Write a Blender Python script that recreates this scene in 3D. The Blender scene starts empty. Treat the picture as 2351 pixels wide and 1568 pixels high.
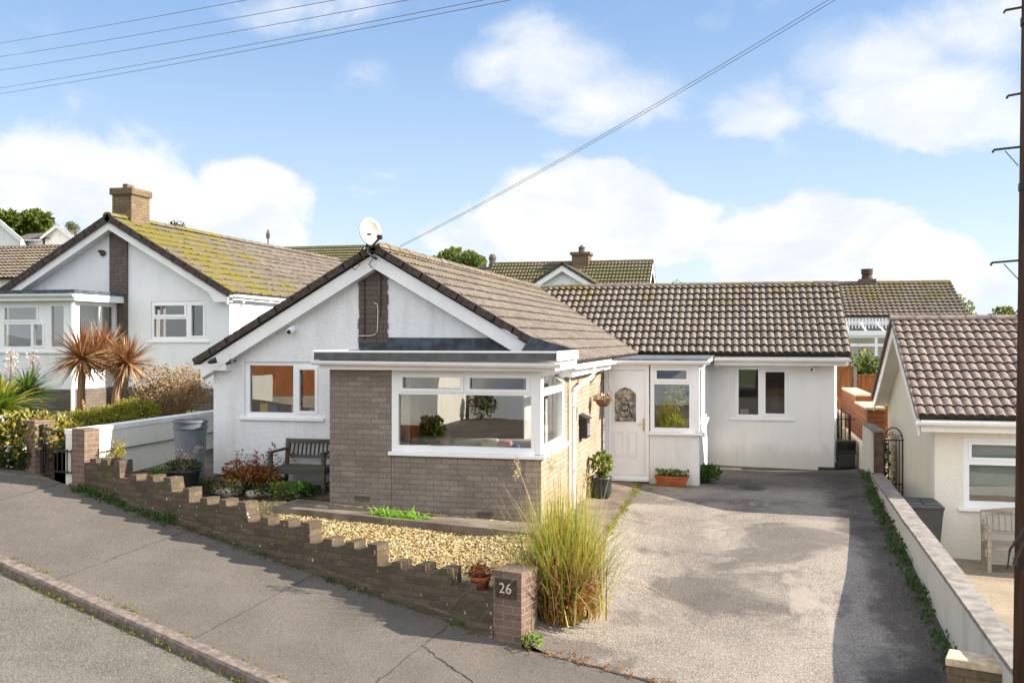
import bpy, bmesh, math, random
import numpy as np
from mathutils import Vector, Matrix
from mathutils.geometry import tessellate_polygon
from math import radians, sin, cos, tan, pi, sqrt, atan2
random.seed(7); RNG = np.random.default_rng(7)
scene = bpy.context.scene
C = scene.collection

# ------------------------------------------------------------------ camera
PSI = radians(13.436); CAMZ = 2.75; FPX = 2215.3; HOR = 780.1
cam = bpy.data.cameras.new('camera'); cam_o = bpy.data.objects.new('camera', cam); C.objects.link(cam_o)
cam_o.location = (0, 0, CAMZ); cam_o.rotation_euler = (pi/2, 0, PSI)
cam.sensor_width = 36; cam.lens = 36*FPX/2351; cam.shift_y = -(784-HOR)/2351
cam.clip_start = 0.1; cam.clip_end = 3000
scene.camera = cam_o

# ------------------------------------------------------------------ light
SX, SY = 1.9, 0.31                     # sun offset per metre of height
EL = math.atan(1/sqrt(SX*SX+SY*SY)); AZ = atan2(SY, SX)
sun = bpy.data.lights.new('sun', 'SUN'); sun.energy = 5.0; sun.angle = radians(0.5); sun.color = (1, .90, .77)
sun_o = bpy.data.objects.new('sun', sun); C.objects.link(sun_o)
sd = Vector((SX, SY, 1)).normalized()
sun_o.rotation_euler = sd.to_track_quat('Z', 'Y').to_euler(); sun_o.location = (30, 10, 30)
world = bpy.data.worlds.new('World'); scene.world = world; world.use_nodes = True
scene.view_settings.view_transform = 'Standard'; scene.view_settings.look = 'None'
scene.view_settings.gamma = 1; scene.view_settings.exposure = 1.28
cy = scene.cycles
try:
    cy.max_bounces = 6; cy.diffuse_bounces = 3; cy.glossy_bounces = 3; cy.transmission_bounces = 4
    cy.transparent_max_bounces = 12; cy.caustics_reflective = False; cy.caustics_refractive = False
    cy.use_denoising = True; cy.sample_clamp_indirect = 6
except Exception: pass

class NT:
    """small node-tree writer"""
    def __init__(s, tree): s.t = tree; s.n = tree.nodes; s.l = tree.links
    def node(s, typ, ins=None, **props):
        n = s.n.new(typ)
        for k, v in props.items(): setattr(n, k, v)
        for k, v in (ins or {}).items():
            sock = n.inputs[k]
            if isinstance(v, bpy.types.NodeSocket): s.l.new(v, sock)
            else: sock.default_value = v
        return n
    def math(s, op, a, b=0.0, c=None, clamp=False):
        d = {0: a, 1: b}
        if c is not None: d[2] = c
        return s.node('ShaderNodeMath', d, operation=op, use_clamp=clamp).outputs[0]
    def mix(s, fac, a, b, blend='MIX'):
        n = s.n.new('ShaderNodeMix'); n.data_type = 'RGBA'; n.blend_type = blend; n.clamp_factor = True
        for sock, v in ((n.inputs[0], fac), (n.inputs[6], a), (n.inputs[7], b)):
            if isinstance(v, bpy.types.NodeSocket): s.l.new(v, sock)
            else: sock.default_value = v if not isinstance(v, tuple) or len(v) == 4 else (*v, 1)
        return n.outputs[2]
    def mixf(s, fac, a, b):
        n = s.n.new('ShaderNodeMix'); n.data_type = 'FLOAT'
        for sock, v in ((n.inputs[0], fac), (n.inputs[2], a), (n.inputs[3], b)):
            if isinstance(v, bpy.types.NodeSocket): s.l.new(v, sock)
            else: sock.default_value = v
        return n.outputs[0]
    def rng(s, v, a, b, c=0.0, d=1.0, smooth=True):
        return s.node('ShaderNodeMapRange', {0: v, 1: a, 2: b, 3: c, 4: d}, interpolation_type='SMOOTHSTEP' if smooth else 'LINEAR').outputs[0]
    def noise(s, vec, scale, detail=4, rough=.55, dist=0.0):
        return s.node('ShaderNodeTexNoise', {'Vector': vec, 'Scale': scale, 'Detail': detail, 'Roughness': rough, 'Distortion': dist}).outputs[0]
    def vmul(s, v, k):
        return s.node('ShaderNodeVectorMath', {0: v, 1: k}, operation='MULTIPLY').outputs[0]

def px_dir(u, v):
    r = (u-1175)/FPX; h = -(v-HOR)/FPX
    return Vector((r*cos(PSI)-sin(PSI), r*sin(PSI)+cos(PSI), h))
CAMP = Vector((0, 0, CAMZ))
def atY(u, v, Y): d = px_dir(u, v); return CAMP + d*(Y/d.y)
def atX(u, v, X): d = px_dir(u, v); return CAMP + d*(X/d.x)
def atD(u, v, D): return CAMP + px_dir(u, v)*D

# ---- sky: daylight sky with heaps of white cumulus
def build_sky():
    t = NT(world.node_tree); t.n.clear()
    tc = t.node('ShaderNodeTexCoord').outputs['Generated']
    d = t.node('ShaderNodeVectorMath', {0: tc}, operation='NORMALIZE').outputs[0]
    sky = t.node('ShaderNodeTexSky', sky_type='NISHITA', sun_disc=False, sun_elevation=EL, sun_rotation=pi/2-AZ, altitude=50, air_density=1.0, dust_density=.6, ozone_density=2.2)
    sep = t.node('ShaderNodeSeparateXYZ', {0: d}); z = sep.outputs[2]
    clouds = [(110,420,160,80,1.1),(260,450,170,70,.95),(380,490,150,60,.8),(580,440,105,62,.9),(620,520,110,60,.6),
              (1340,465,170,85,1.15),(1240,520,170,80,1.0),(1450,530,170,80,1.0),(1080,560,120,60,.7),
              (1860,565,190,80,1.1),(2010,610,190,70,.9),(1760,610,130,60,.8),(2250,650,190,50,.6),
              (1150,165,110,60,.8),(1260,170,150,75,.95),(1400,230,190,70,.85),(1220,70,120,50,.6),
              (2030,170,150,85,.95),(2140,220,180,85,.95),(1930,150,110,70,.75),(2260,60,140,75,.95),(1760,240,150,65,.65),(2250,260,140,60,.7),
              (640,20,200,50,.55),(900,10,220,45,.5),(840,160,70,50,.3),(1640,60,60,40,.35)]
    field = None
    for (u, v, ru, rv, s) in clouds:
        c = px_dir(u, v).normalized(); r = 1/FPX
        q = t.node('ShaderNodeVectorMath', {0: d, 1: tuple(c)}, operation='SUBTRACT').outputs[0]
        q = t.vmul(q, (1/(ru*r*1.15), 1/(ru*r*1.15), 1/(rv*r*1.2)))
        ln = t.node('ShaderNodeVectorMath', {0: q}, operation='LENGTH').outputs['Value']
        f = t.rng(ln, 0.0, 1.75, s*1.12, 0.0)
        field = f if field is None else t.node('ShaderNodeMath', {0: field, 1: f, 2: .18}, operation='SMOOTH_MAX').outputs[0]
    n1 = t.noise(t.vmul(d, (1, 1, 1.5)), 9.0, 10, .60, .35)
    n2 = t.noise(t.vmul(d, (1, 1, 2.0)), 3.2, 6, .6, .2)
    field = t.math('ADD', field, t.math('MULTIPLY', t.math('SUBTRACT', n1, .5), 1.75))
    hi = t.rng(z, .13, .27)
    cl = t.mixf(hi, t.rng(field, .30, .62), t.math('MULTIPLY', t.rng(field, .24, 1.12), .88))
    # the half of the sky behind the viewer: broken cloud everywhere
    back = t.rng(sep.outputs[1], .45, .1)
    bcl = t.math('MULTIPLY', t.rng(n2, .38, .62), back)
    cl = t.math('MAXIMUM', cl, bcl)
    hz = t.rng(z, .16, -.02)                                        # thin white veil low down
    cl = t.math('MAXIMUM', cl, t.math('MULTIPLY', hz, .3))
    shade = t.noise(t.vmul(d, (1, 1, 1.8)), 8.0, 8, .62, .4)
    ccol = t.mix(t.rng(shade, .3, .7), (.78, .83, .92), (1.0, .99, .97))
    blue = t.mix(t.rng(z, .02, .42), (.66, .79, .945), (.22, .41, .75))
    skyc = t.mix(.8, t.vmul(sky.outputs[0], (.13, .13, .13)), t.vmul(blue, (.42, .42, .42)))
    white = t.vmul(ccol, (.455, .455, .455))
    col = t.mix(cl, skyc, white)
    # unseen sky behind the viewer, brightened as added fill for the shaded front walls
    bb = t.math('MULTIPLY', t.rng(sep.outputs[1], .0, -.5), t.rng(z, -.02, .25))
    col = t.mix(t.math('MULTIPLY', bb, .9), col, t.mix(.5, col, (1.10, 1.08, 1.06)))
    bg = t.node('ShaderNodeBackground', {'Color': col, 'Strength': 1.0})
    t.node('ShaderNodeOutputWorld', {'Surface': bg.outputs[0]})
build_sky()

# ------------------------------------------------------------------ materials
MATS = {}
def newmat(name):
    m = bpy.data.materials.new(name); m.use_nodes = True; t = NT(m.node_tree); t.n.clear(); MATS[name] = m
    return m, t
def finish(t, col, rough=.8, bump=None, bstr=.3, bdist=.02, spec=.3, metal=0.0, alpha=None):
    ins = {'Base Color': col if isinstance(col, bpy.types.NodeSocket) or len(col) == 4 else (*col, 1), 'Roughness': rough, 'Metallic': metal, 'Specular IOR Level': spec}
    if bump is not None:
        ins['Normal'] = t.node('ShaderNodeBump', {'Height': bump, 'Strength': bstr, 'Distance': bdist}).outputs[0]
    b = t.node('ShaderNodeBsdfPrincipled', ins)
    t.node('ShaderNodeOutputMaterial', {'Surface': b.outputs[0]})
def pos(t): return t.node('ShaderNodeNewGeometry').outputs['Position']
def plain(name, col, rough=.6, spec=.3, metal=0, var=.12, vscale=6, bump=0):
    m, t = newmat(name); p = pos(t)
    n = t.noise(p, vscale, 5)
    c = t.mix(t.rng(n, .3, .7), tuple(x*(1-var) for x in col), tuple(min(1, x*(1+var)) for x in col))
    finish(t, c, rough, t.noise(p, vscale*8, 3) if bump else None, bump, .01, spec, metal); return m
def render_wall(name, col, stain=.25, grain=90, bump=.5, stain_col=(.45, .44, .40), base=None):
    m, t = newmat(name); p = pos(t)
    n = t.noise(t.vmul(p, (1, 1, .35)), 2.2, 7, .65)
    n2 = t.noise(t.vmul(p, (1.1, 1.1, .13)), 3.3, 8, .68, .5)
    g = t.noise(p, grain, 3, .6)
    c = t.mix(t.math('MULTIPLY', t.rng(t.math('ADD', t.math('MULTIPLY', n, .6), t.math('MULTIPLY', n2, .4)), .47, .68), stain), col, stain_col)
    c = t.mix(t.rng(g, .35, .6, .12, 0), c, tuple(x*.6 for x in col))
    if base is not None:                                              # splashed dirt and algae low on the wall
        zz = t.node('ShaderNodeSeparateXYZ', {0: p}).outputs[2]; k = t.math('ADD', zz, t.math('MULTIPLY', t.noise(t.vmul(p, (2.5, 2.5, .6)), 1.0, 6, .65), -.9))
        c = t.mix(t.rng(k, base-.55, base-.15, .3, 0), c, (.36, .35, .27))
    finish(t, c, .9, g, bump, .015, .15); return m
def brick(name, c1, c2, mortar, msize=.011, bw=.225, bh=.075, lichen=0.0, dark=.0, bump=.5, moss=0.0):
    m, t = newmat(name)
    geo = t.node('ShaderNodeNewGeometry'); p = geo.outputs['Position']
    sp = t.node('ShaderNodeSeparateXYZ', {0: p}); sn = t.node('ShaderNodeSeparateXYZ', {0: geo.outputs['True Normal']})
    side = t.math('GREATER_THAN', t.math('ABSOLUTE', sn.outputs[0]), .6)
    top = t.math('GREATER_THAN', t.math('ABSOLUTE', sn.outputs[2]), .7)
    uu = t.mixf(side, sp.outputs[0], sp.outputs[1]); vv = t.mixf(top, sp.outputs[2], sp.outputs[1])
    cv = t.node('ShaderNodeCombineXYZ', {0: uu, 1: vv, 2: 0.0}).outputs[0]
    wob = t.noise(p, 6, 2)
    cv = t.node('ShaderNodeVectorMath', {0: cv, 1: t.vmul(t.node('ShaderNodeCombineXYZ', {0: wob, 1: wob, 2: 0.0}).outputs[0], (.012, .012, 0))}, operation='ADD').outputs[0]
    b = t.node('ShaderNodeTexBrick', {'Vector': cv, 'Color1': (*c1, 1), 'Color2': (*c2, 1), 'Mortar': (*mortar, 1), 'Scale': 1.0, 'Mortar Size': msize, 'Mortar Smooth': .25, 'Bias': 0.0, 'Brick Width': bw, 'Row Height': bh})
    n = t.noise(p, 30, 5, .7); n3 = t.noise(p, 1.6, 5)
    c = t.mix(t.rng(n, .3, .7, .55, 0), b.outputs[0], t.vmul(b.outputs[0], (.45, .45, .45)))
    c = t.mix(t.rng(n3, .42, .68, 0, .4), c, t.vmul(c, (.55, .53, .5)))
    if lichen:
        l = t.noise(p, 15, 3, .6); c = t.mix(t.rng(l, .675, .71, 0, lichen), c, (.60, .58, .48))
    if moss:
        l = t.noise(p, 4.5, 6, .7); c = t.mix(t.rng(l, .5, .66, 0, moss), c, (.075, .08, .025))
    h = t.math('ADD', t.math('MULTIPLY', b.outputs[1], -1.0), t.math('MULTIPLY', n, .35))
    finish(t, c, .92, h, bump, .012, .15); return m
def tile(name, col, moss=0.0, mosscol=(.26, .20, .025), dust=(.5, .46, .38), mlow=.45, mhi=.62, ridge_z=None, mscale=1.1, my=False):
    m, t = newmat(name); geo = t.node('ShaderNodeNewGeometry'); p = geo.outputs['Position']
    n = t.noise(p, 1.3, 6, .6); g = t.noise(p, 55, 4, .7); k = t.noise(p, 7.5, 2, .5)
    c = t.mix(t.rng(k, .35, .65), tuple(x*.74 for x in col), tuple(x*1.25 for x in col))
    c = t.mix(t.rng(g, .35, .7, 0, .5), c, tuple(x*.5 for x in col))
    c = t.mix(t.rng(n, .45, .7, 0, .35), c, tuple(a*.5 for a in dust))
    l = t.noise(p, 34, 3, .6); c = t.mix(t.rng(l, .69, .74, 0, .55), c, (.42, .38, .27))
    if moss:
        mn = t.noise(p, mscale, 6, .7); mk = t.math('ADD', t.math('MULTIPLY', mn, .72), t.math('MULTIPLY', t.noise(p, 13, 3, .6), .28))
        if ridge_z is not None:
            zz = t.node('ShaderNodeSeparateXYZ', {0: p}).outputs[2]
            mk = t.math('ADD', mk, t.rng(zz, ridge_z-1.2, ridge_z, 0, .16))
        if my: mk = t.math('ADD', mk, t.rng(t.node('ShaderNodeSeparateXYZ', {0: p}).outputs[1], 20.5, 30, .07, -.12))
        c = t.mix(t.rng(mk, mlow, mhi, 0, moss), c, t.mix(t.noise(p, 20, 3), mosscol, tuple(x*.5 for x in mosscol)))
    finish(t, c, .9, g, .4, .01, .2); return m
def asphalt(name, c_lo, c_hi, grain=120, patch=.8, spec=.25, stains=0.0, fine=1.0, cracks=0.0, drive=False):
    m, t = newmat(name); p = pos(t)
    n = t.noise(p, patch, 8, .62, .3); g = t.noise(p, grain, 3, .7); g2 = t.noise(p, 38, 4, .6)
    c = t.mix(t.rng(n, .36, .66), c_lo, c_hi)
    c = t.mix(t.rng(g, .42, .68, 0, .75*fine), c, tuple(min(1, x*1.9) for x in c_hi))
    c = t.mix(t.rng(g, .55, .28, 0, .75*fine), c, tuple(x*.35 for x in c_lo))
    c = t.mix(t.rng(g2, .52, .70, 0, .5), c, tuple(x*.5 for x in c_lo))
    if stains:
        s1 = t.noise(p, .55, 5, .6, .6); c = t.mix(t.rng(s1, .50, .60, 0, stains), c, tuple(x*.42 for x in c_lo))
        s2 = t.noise(t.vmul(p, (1.3, .5, 1)), .9, 6, .7); c = t.mix(t.rng(s2, .56, .66, 0, .55), c, tuple(min(1, x*1.35) for x in c_hi))
    if cracks:
        v = t.node('ShaderNodeTexVoronoi', {'Vector': t.node('ShaderNodeVectorMath', {0: p, 1: t.vmul(t.node('ShaderNodeTexNoise', {'Vector': p, 'Scale': 2.0}).outputs[1], (.6, .6, .6))}, operation='ADD').outputs[0], 'Scale': .45}, feature='DISTANCE_TO_EDGE').outputs['Distance']
        c = t.mix(t.rng(v, .004, .012, cracks, 0), c, tuple(x*.3 for x in c_lo))
    if drive:                                                         # damp dirt and painted-in shade along the right wall and by the wing, an oil spot, a relaid strip
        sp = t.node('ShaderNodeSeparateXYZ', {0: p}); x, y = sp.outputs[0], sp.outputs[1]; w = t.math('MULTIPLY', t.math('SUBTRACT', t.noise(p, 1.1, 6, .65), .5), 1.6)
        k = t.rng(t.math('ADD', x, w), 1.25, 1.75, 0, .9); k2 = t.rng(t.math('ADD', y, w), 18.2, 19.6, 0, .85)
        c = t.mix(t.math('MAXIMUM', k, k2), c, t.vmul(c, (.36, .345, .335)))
        q = t.node('ShaderNodeVectorMath', {0: t.node('ShaderNodeVectorMath', {0: p, 1: (.17, 18.9, -.1)}, operation='SUBTRACT').outputs[0]}, operation='LENGTH').outputs['Value']
        c = t.mix(t.rng(t.math('ADD', q, t.math('MULTIPLY', w, .15)), .2, .34, .75, 0), c, (.03, .028, .026))
        for (a, b, cc, wd) in ((.32, 1.0, 14.9, .014), (-.12, 1.0, 17.6, .012)):
            ln = t.math('ABSOLUTE', t.math('SUBTRACT', t.math('ADD', t.math('MULTIPLY', x, a), t.math('ADD', t.math('MULTIPLY', y, b), t.math('MULTIPLY', w, .12))), cc))
            c = t.mix(t.rng(ln, wd*.4, wd, .5, 0), c, (.05, .046, .04))
    finish(t, c, .85, t.math('ADD', g, t.math('MULTIPLY', g2, .6)), .6, .012, spec); return m
def leafmat(name, a, b, scale=9, trans=.35, rough=.55):
    m, t = newmat(name); p = pos(t)
    n = t.noise(p, scale, 3, .6)
    c = t.mix(t.rng(n, .3, .7), a, b)
    d = t.node('ShaderNodeBsdfPrincipled', {'Base Color': c, 'Roughness': rough, 'Specular IOR Level': .3})
    tr = t.node('ShaderNodeBsdfTranslucent', {'Color': t.vmul(c, (1.3, 1.35, .8))})
    mx = t.node('ShaderNodeMixShader', {0: trans, 1: d.outputs[0], 2: tr.outputs[0]})
    t.node('ShaderNodeOutputMaterial', {'Surface': mx.outputs[0]}); return m
def wood(name, col, axis=2, rough=.8, board=.1):
    m, t = newmat(name); p = pos(t)
    sc = [18, 18, 18]; sc[axis] = 1.4
    n = t.noise(t.vmul(p, tuple(sc)), 1.0, 6, .6); k = t.noise(p, 1.7, 3)
    c = t.mix(t.rng(n, .3, .72), tuple(x*.6 for x in col), tuple(min(1, x*1.25) for x in col))
    c = t.mix(t.rng(k, .4, .7, 0, .35), c, tuple(x*.55 for x in col))
    finish(t, c, rough, n, .3, .01, .2); return m

render_wall('white_render', (.80, .80, .79), .5)
render_wall('white_dash', (.81, .82, .825), .4, 40, 1.0, base=.75)
render_wall('wing_render', (.81, .80, .78), .28, base=.05)
render_wall('garden_render', (.80, .78, .70), .3, 60, .5, (.42, .40, .30))
render_wall('dirty_render', (.66, .63, .55), .45, 50, .5, (.27, .25, .19))
render_wall('cream_render', (.80, .74, .58), .2)
render_wall('cream_front', (.80, .76, .67), .15, 28, 1.0)
render_wall('neighbour_white', (.80, .81, .83), .25)
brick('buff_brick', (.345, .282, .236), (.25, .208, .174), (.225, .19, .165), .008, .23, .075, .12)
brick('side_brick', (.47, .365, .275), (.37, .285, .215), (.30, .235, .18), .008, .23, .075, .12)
brick('brown_brick', (.185, .152, .13), (.145, .118, .10), (.12, .10, .086), .008, .225, .075, .15)
brick('garden_brick', (.165, .122, .088), (.098, .077, .058), (.115, .095, .07), .009, .225, .075, .8, 0, .7, .5)
brick('pillar_brick', (.25, .165, .125), (.18, .122, .095), (.27, .225, .175), .010, .225, .075, .2, 0, .7, .1)
brick('old_brick', (.25, .18, .115), (.16, .12, .08), (.16, .125, .08), .009, .225, .075, .3, 0, .6, .3)
brick('red_brick', (.34, .155, .085), (.27, .12, .07), (.3, .26, .2), .012)
tile('roof_tile', (.175, .145, .122), .25, mlow=.60, mhi=.72, ridge_z=4.25)
tile('wing_tile', (.215, .18, .152), .75, mosscol=(.20, .16, .03), mlow=.62, mhi=.74, ridge_z=4.2)
tile('neighbour_tile', (.155, .128, .105), .9, mosscol=(.215, .185, .03), mlow=.48, mhi=.62, ridge_z=6.6, mscale=1.0, my=True)
tile('right_tile', (.255, .20, .17), .0)
tile('rear_tile', (.17, .145, .11), .7, mosscol=(.14, .135, .045), mlow=.5, mhi=.7, ridge_z=5.5)
tile('rear_dark_tile', (.20, .165, .13), .8, mosscol=(.22, .18, .03), mlow=.6, mhi=.72, ridge_z=4.9)
tile('dark_tile', (.15, .115, .09), 0)
tile('grey_slate', (.16, .13, .11), 0)
plain('verge_dark', (.075, .058, .049), .85, .2, 0, .35, 14, .3)
plain('upvc', (.83, .835, .845), .35, .4, 0, .03, 2)
plain('upvc_warm', (.82, .79, .74), .4, .35, 0, .05, 2)
plain('barge_white', (.80, .80, .79), .5, .3, 0, .06, 2)
plain('verge_brown', (.14, .092, .065), .9, .2, 0, .3, 12, .3)
plain('lead_grey', (.095, .10, .105), .6, .35, 0, .25, 5, .2)
plain('felt_grey', (.12, .135, .15), .75, .3, 0, .4, 4, .5)
plain('flash_dark', (.05, .062, .078), .6, .4, 0, .5, 7, .5)
plain('black_metal', (.018, .016, .015), .5, .4, 0, .2, 20)
plain('rust_metal', (.055, .033, .022), .7, .3, 0, .5, 30, .3)
plain('black_plastic', (.022, .024, .026), .45, .45, 0, .15, 6)
plain('grey_plastic', (.125, .145, .165), .5, .35, 0, .2, 3, .1)
plain('bin_black', (.035, .04, .045), .5, .45, 0, .15, 4)
plain('terracotta', (.36, .10, .04), .8, .2, 0, .25, 9, .2)
plain('brass', (.60, .42, .16), .35, .5, .7, .1, 9)
plain('dish_grey', (.40, .40, .375), .5, .3, 0, .12, 6)
plain('stone', (.34, .31, .25), .9, .2, 0, .35, 6, .6)
plain('pale_stone', (.62, .58, .5), .9, .2, 0, .2, 9, .4)
plain('white_paint', (.82, .81, .77), .7, .2, 0, .08, 3, .2)
plain('plaque', (.055, .035, .026), .5, .4, 0, .2, 20)
plain('numeral', (.66, .54, .42), .5, .3, 0, .1, 20)
plain('sofa_grey', (.42, .39, .35), .9, .1, 0, .15, 3)
plain('curtain', (.62, .61, .56), .9, .1, 0, .1, 3)
plain('tile_edge_shadow', (.045, .036, .03), .95, .1, 0, .4, 20)  # dirty butt ends, dark enough to paint the shadow line under each course
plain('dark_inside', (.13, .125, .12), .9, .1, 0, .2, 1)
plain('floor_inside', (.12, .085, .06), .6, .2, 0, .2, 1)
plain('blind', (.55, .62, .58), .8, .2, 0, .06, 3)
plain('yellow_paint', (.72, .55, .12), .6, .3); plain('blue_paint', (.04, .16, .36), .5, .3)
plain('flower_white', (.8, .78, .74), .8, .2); plain('flower_pink', (.7, .35, .4), .8, .2)
plain('wire', (.20, .215, .26), .6, .2)
plain('coping', (.26, .235, .21), .9, .2, 0, .25, 7, .4)
plain('pale_cap', (.62, .50, .33), .9, .2, 0, .2, 12, .4)
plain('soil', (.085, .062, .042), .95, .1, 0, .5, 5, .8)
plain('joint', (.07, .062, .05), .95, .1)
plain('slab', (.165, .135, .108), .9, .15, 0, .35, 2.2, .5)
plain('kerb_stone', (.185, .15, .128), .9, .2, 0, .3, 14, .5)
plain('hill_green', (.06, .085, .025), .95, .1, 0, .5, .4)
plain('grey_weather', (.105, .10, .085), .9, .15, 0, .4, 9, .3)
wood('fence_orange', (.34, .125, .045), 2); wood('fence_cedar', (.33, .12, .04), 1); wood('shed_brown', (.23, .088, .04), 0)
wood('bench_dark', (.105, .10, .082), 0, .85); wood('bench_grey', (.40, .345, .285), 0, .85); wood('pole_wood', (.085, .046, .028), 2, .9)
wood('palm_trunk', (.34, .21, .115), 2, .95); wood('bark', (.16, .10, .06), 2, .95)
asphalt('drive_asphalt', (.155, .137, .119), (.275, .241, .206), 60, .75, .25, .55, .85, 0, True)
asphalt('pave_asphalt', (.102, .089, .077), (.136, .119, .103), 120, 1.1, .25, 0, .75, 0)
asphalt('road_asphalt', (.098, .092, .076), (.142, .132, .112), 60, 1.4, .25, 0, .7)
asphalt('forecourt', (.24, .20, .15), (.33, .275, .205), 110, 1.2, .2, .2, .6)
asphalt('opposite_asphalt', (.075, .06, .048), (.115, .095, .075), 110, 1.2, .2, .2, .6)
leafmat('cordy_red', (.20, .06, .032), (.33, .14, .065), 14, .3)
leafmat('cordy_tan', (.36, .225, .115), (.48, .33, .18), 14, .25)
leafmat('fan_green', (.10, .17, .02), (.22, .29, .045), 6, .35); leafmat('fan_dark', (.03, .065, .018), (.07, .11, .03), 6, .3)
leafmat('yellow_leaf', (.30, .25, .035), (.46, .40, .10), 8, .35); leafmat('hedge_leaf', (.15, .17, .018), (.30, .27, .03), 7, .35)
leafmat('dark_leaf', (.018, .035, .012), (.05, .07, .02), 7, .25); leafmat('green_leaf', (.05, .115, .02), (.12, .21, .035), 8, .4)
leafmat('bright_leaf', (.17, .36, .03), (.30, .50, .06), 8, .45); leafmat('red_leaf', (.13, .035, .018), (.25, .085, .035), 9, .3)
leafmat('tree_leaf', (.065, .105, .02), (.15, .19, .04), 1.2, .3); leafmat('tree_light', (.13, .17, .03), (.22, .25, .05), 1.2, .35)
leafmat('grass_green', (.13, .20, .025), (.25, .30, .05), 6, .35); leafmat('grass_yellow', (.42, .36, .05), (.58, .47, .12), 6, .35)
leafmat('grass_straw', (.48, .38, .20), (.62, .52, .32), 6, .25); leafmat('grass_rust', (.26, .115, .03), (.40, .20, .06), 9, .25)
leafmat('twig_tan', (.25, .175, .10), (.42, .31, .19), 9, .1)
leafmat('ivy_leaf', (.03, .075, .012), (.09, .15, .03), 9, .3); leafmat('bloom', (.6, .4, .42), (.7, .6, .55), 20, .2)

def gravel_mat():
    m, t = newmat('gravel'); p = pos(t)
    w = t.node('ShaderNodeTexWhiteNoise', {0: t.node('ShaderNodeVectorMath', {0: p, 1: (.03, .03, .03)}, operation='SNAP').outputs[0]}).outputs['Value']
    n = t.noise(p, 20, 2)
    r = t.node('ShaderNodeValToRGB', {0: t.math('ADD', t.math('MULTIPLY', w, .75), t.math('MULTIPLY', n, .25))})
    el = r.color_ramp.elements; el[0].position = .1; el[0].color = (.10, .065, .035, 1); el[1].position = .95; el[1].color = (.64, .57, .39, 1)
    for ps, c in ((.3, (.29, .195, .075, 1)), (.6, (.47, .365, .175, 1))): e = el.new(ps); e.color = c
    finish(t, r.outputs[0], .8, t.noise(p, 120, 2), .3, .005, .25)
gravel_mat()
def glass_mat(name, refl=.16, tint=(.92, .95, .94)):
    m, t = newmat(name)
    lw = t.node('ShaderNodeFresnel', {'IOR': 1.5}).outputs[0]
    f = t.math('ADD', t.math('MULTIPLY', lw, 1.0), refl, clamp=True)
    tr = t.node('ShaderNodeBsdfTransparent', {'Color': (*tint, 1)})
    wob = t.noise(pos(t), 1.1, 2)
    bp = t.node('ShaderNodeBump', {'Height': wob, 'Strength': .05, 'Distance': .02}).outputs[0]
    gl = t.node('ShaderNodeBsdfGlossy', {'Color': (.95, .96, .95, 1), 'Roughness': .006, 'Normal': bp})
    mx = t.node('ShaderNodeMixShader', {0: f, 1: tr.outputs[0], 2: gl.outputs[0]})
    t.node('ShaderNodeOutputMaterial', {'Surface': mx.outputs[0]})
glass_mat('glass'); glass_mat('glass_strong', .24, (.80, .84, .84))
def obscure():
    m, t = newmat('obscure_glass'); p = pos(t)
    v = t.node('ShaderNodeTexVoronoi', {'Vector': p, 'Scale': 26.0}).outputs['Distance']
    n = t.noise(p, 9, 4, .6)
    c = t.mix(t.rng(n, .4, .6), (.13, .11, .08), (.42, .38, .30))
    finish(t, c, .15, v, .6, .02, .6)
obscure()
M = MATS

# ------------------------------------------------------------------ mesh helpers
def link_mesh(name, verts, faces, mat, parent=None, smooth=False, mats=None, mids=None):
    me = bpy.data.meshes.new(name); me.from_pydata([tuple(v) for v in verts], [], faces)
    for mm in (mats or [mat]): me.materials.append(M[mm] if isinstance(mm, str) else mm)
    if mids: me.polygons.foreach_set('material_index', mids)
    if smooth: me.polygons.foreach_set('use_smooth', [True]*len(me.polygons))
    me.update()
    o = bpy.data.objects.new(name, me); C.objects.link(o)
    if parent is not None: o.parent = parent; o.matrix_parent_inverse = parent.matrix_basis.inverted()
    return o
def tag(o, label=None, cat=None, group=None, kind=None):
    if label: o['label'] = label
    if cat: o['category'] = cat
    if group: o['group'] = group
    if kind: o['kind'] = kind
    return o
def thing(name, label, cat, loc, group=None):
    o = bpy.data.objects.new(name, None); C.objects.link(o); o.location = loc; o.empty_display_size = .2
    return tag(o, label, cat, group)

class Fr:
    """local frame: a along, b outward, c up"""
    def __init__(s, o, a, b=None, c=(0, 0, 1)):
        s.o = Vector(o); s.a = Vector(a).normalized(); s.c = Vector(c).normalized()
        s.b = Vector(b).normalized() if b is not None else s.a.cross(s.c)
    def p(s, a, b, c): return s.o + s.a*a + s.b*b + s.c*c
W0 = Fr((0, 0, 0), (1, 0, 0), (0, 1, 0))
def front(Y): return Fr((0, Y, 0), (1, 0, 0), (0, -1, 0))          # b grows towards the street
def sideR(X): return Fr((X, 0, 0), (0, 1, 0), (1, 0, 0))           # faces +X

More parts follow.
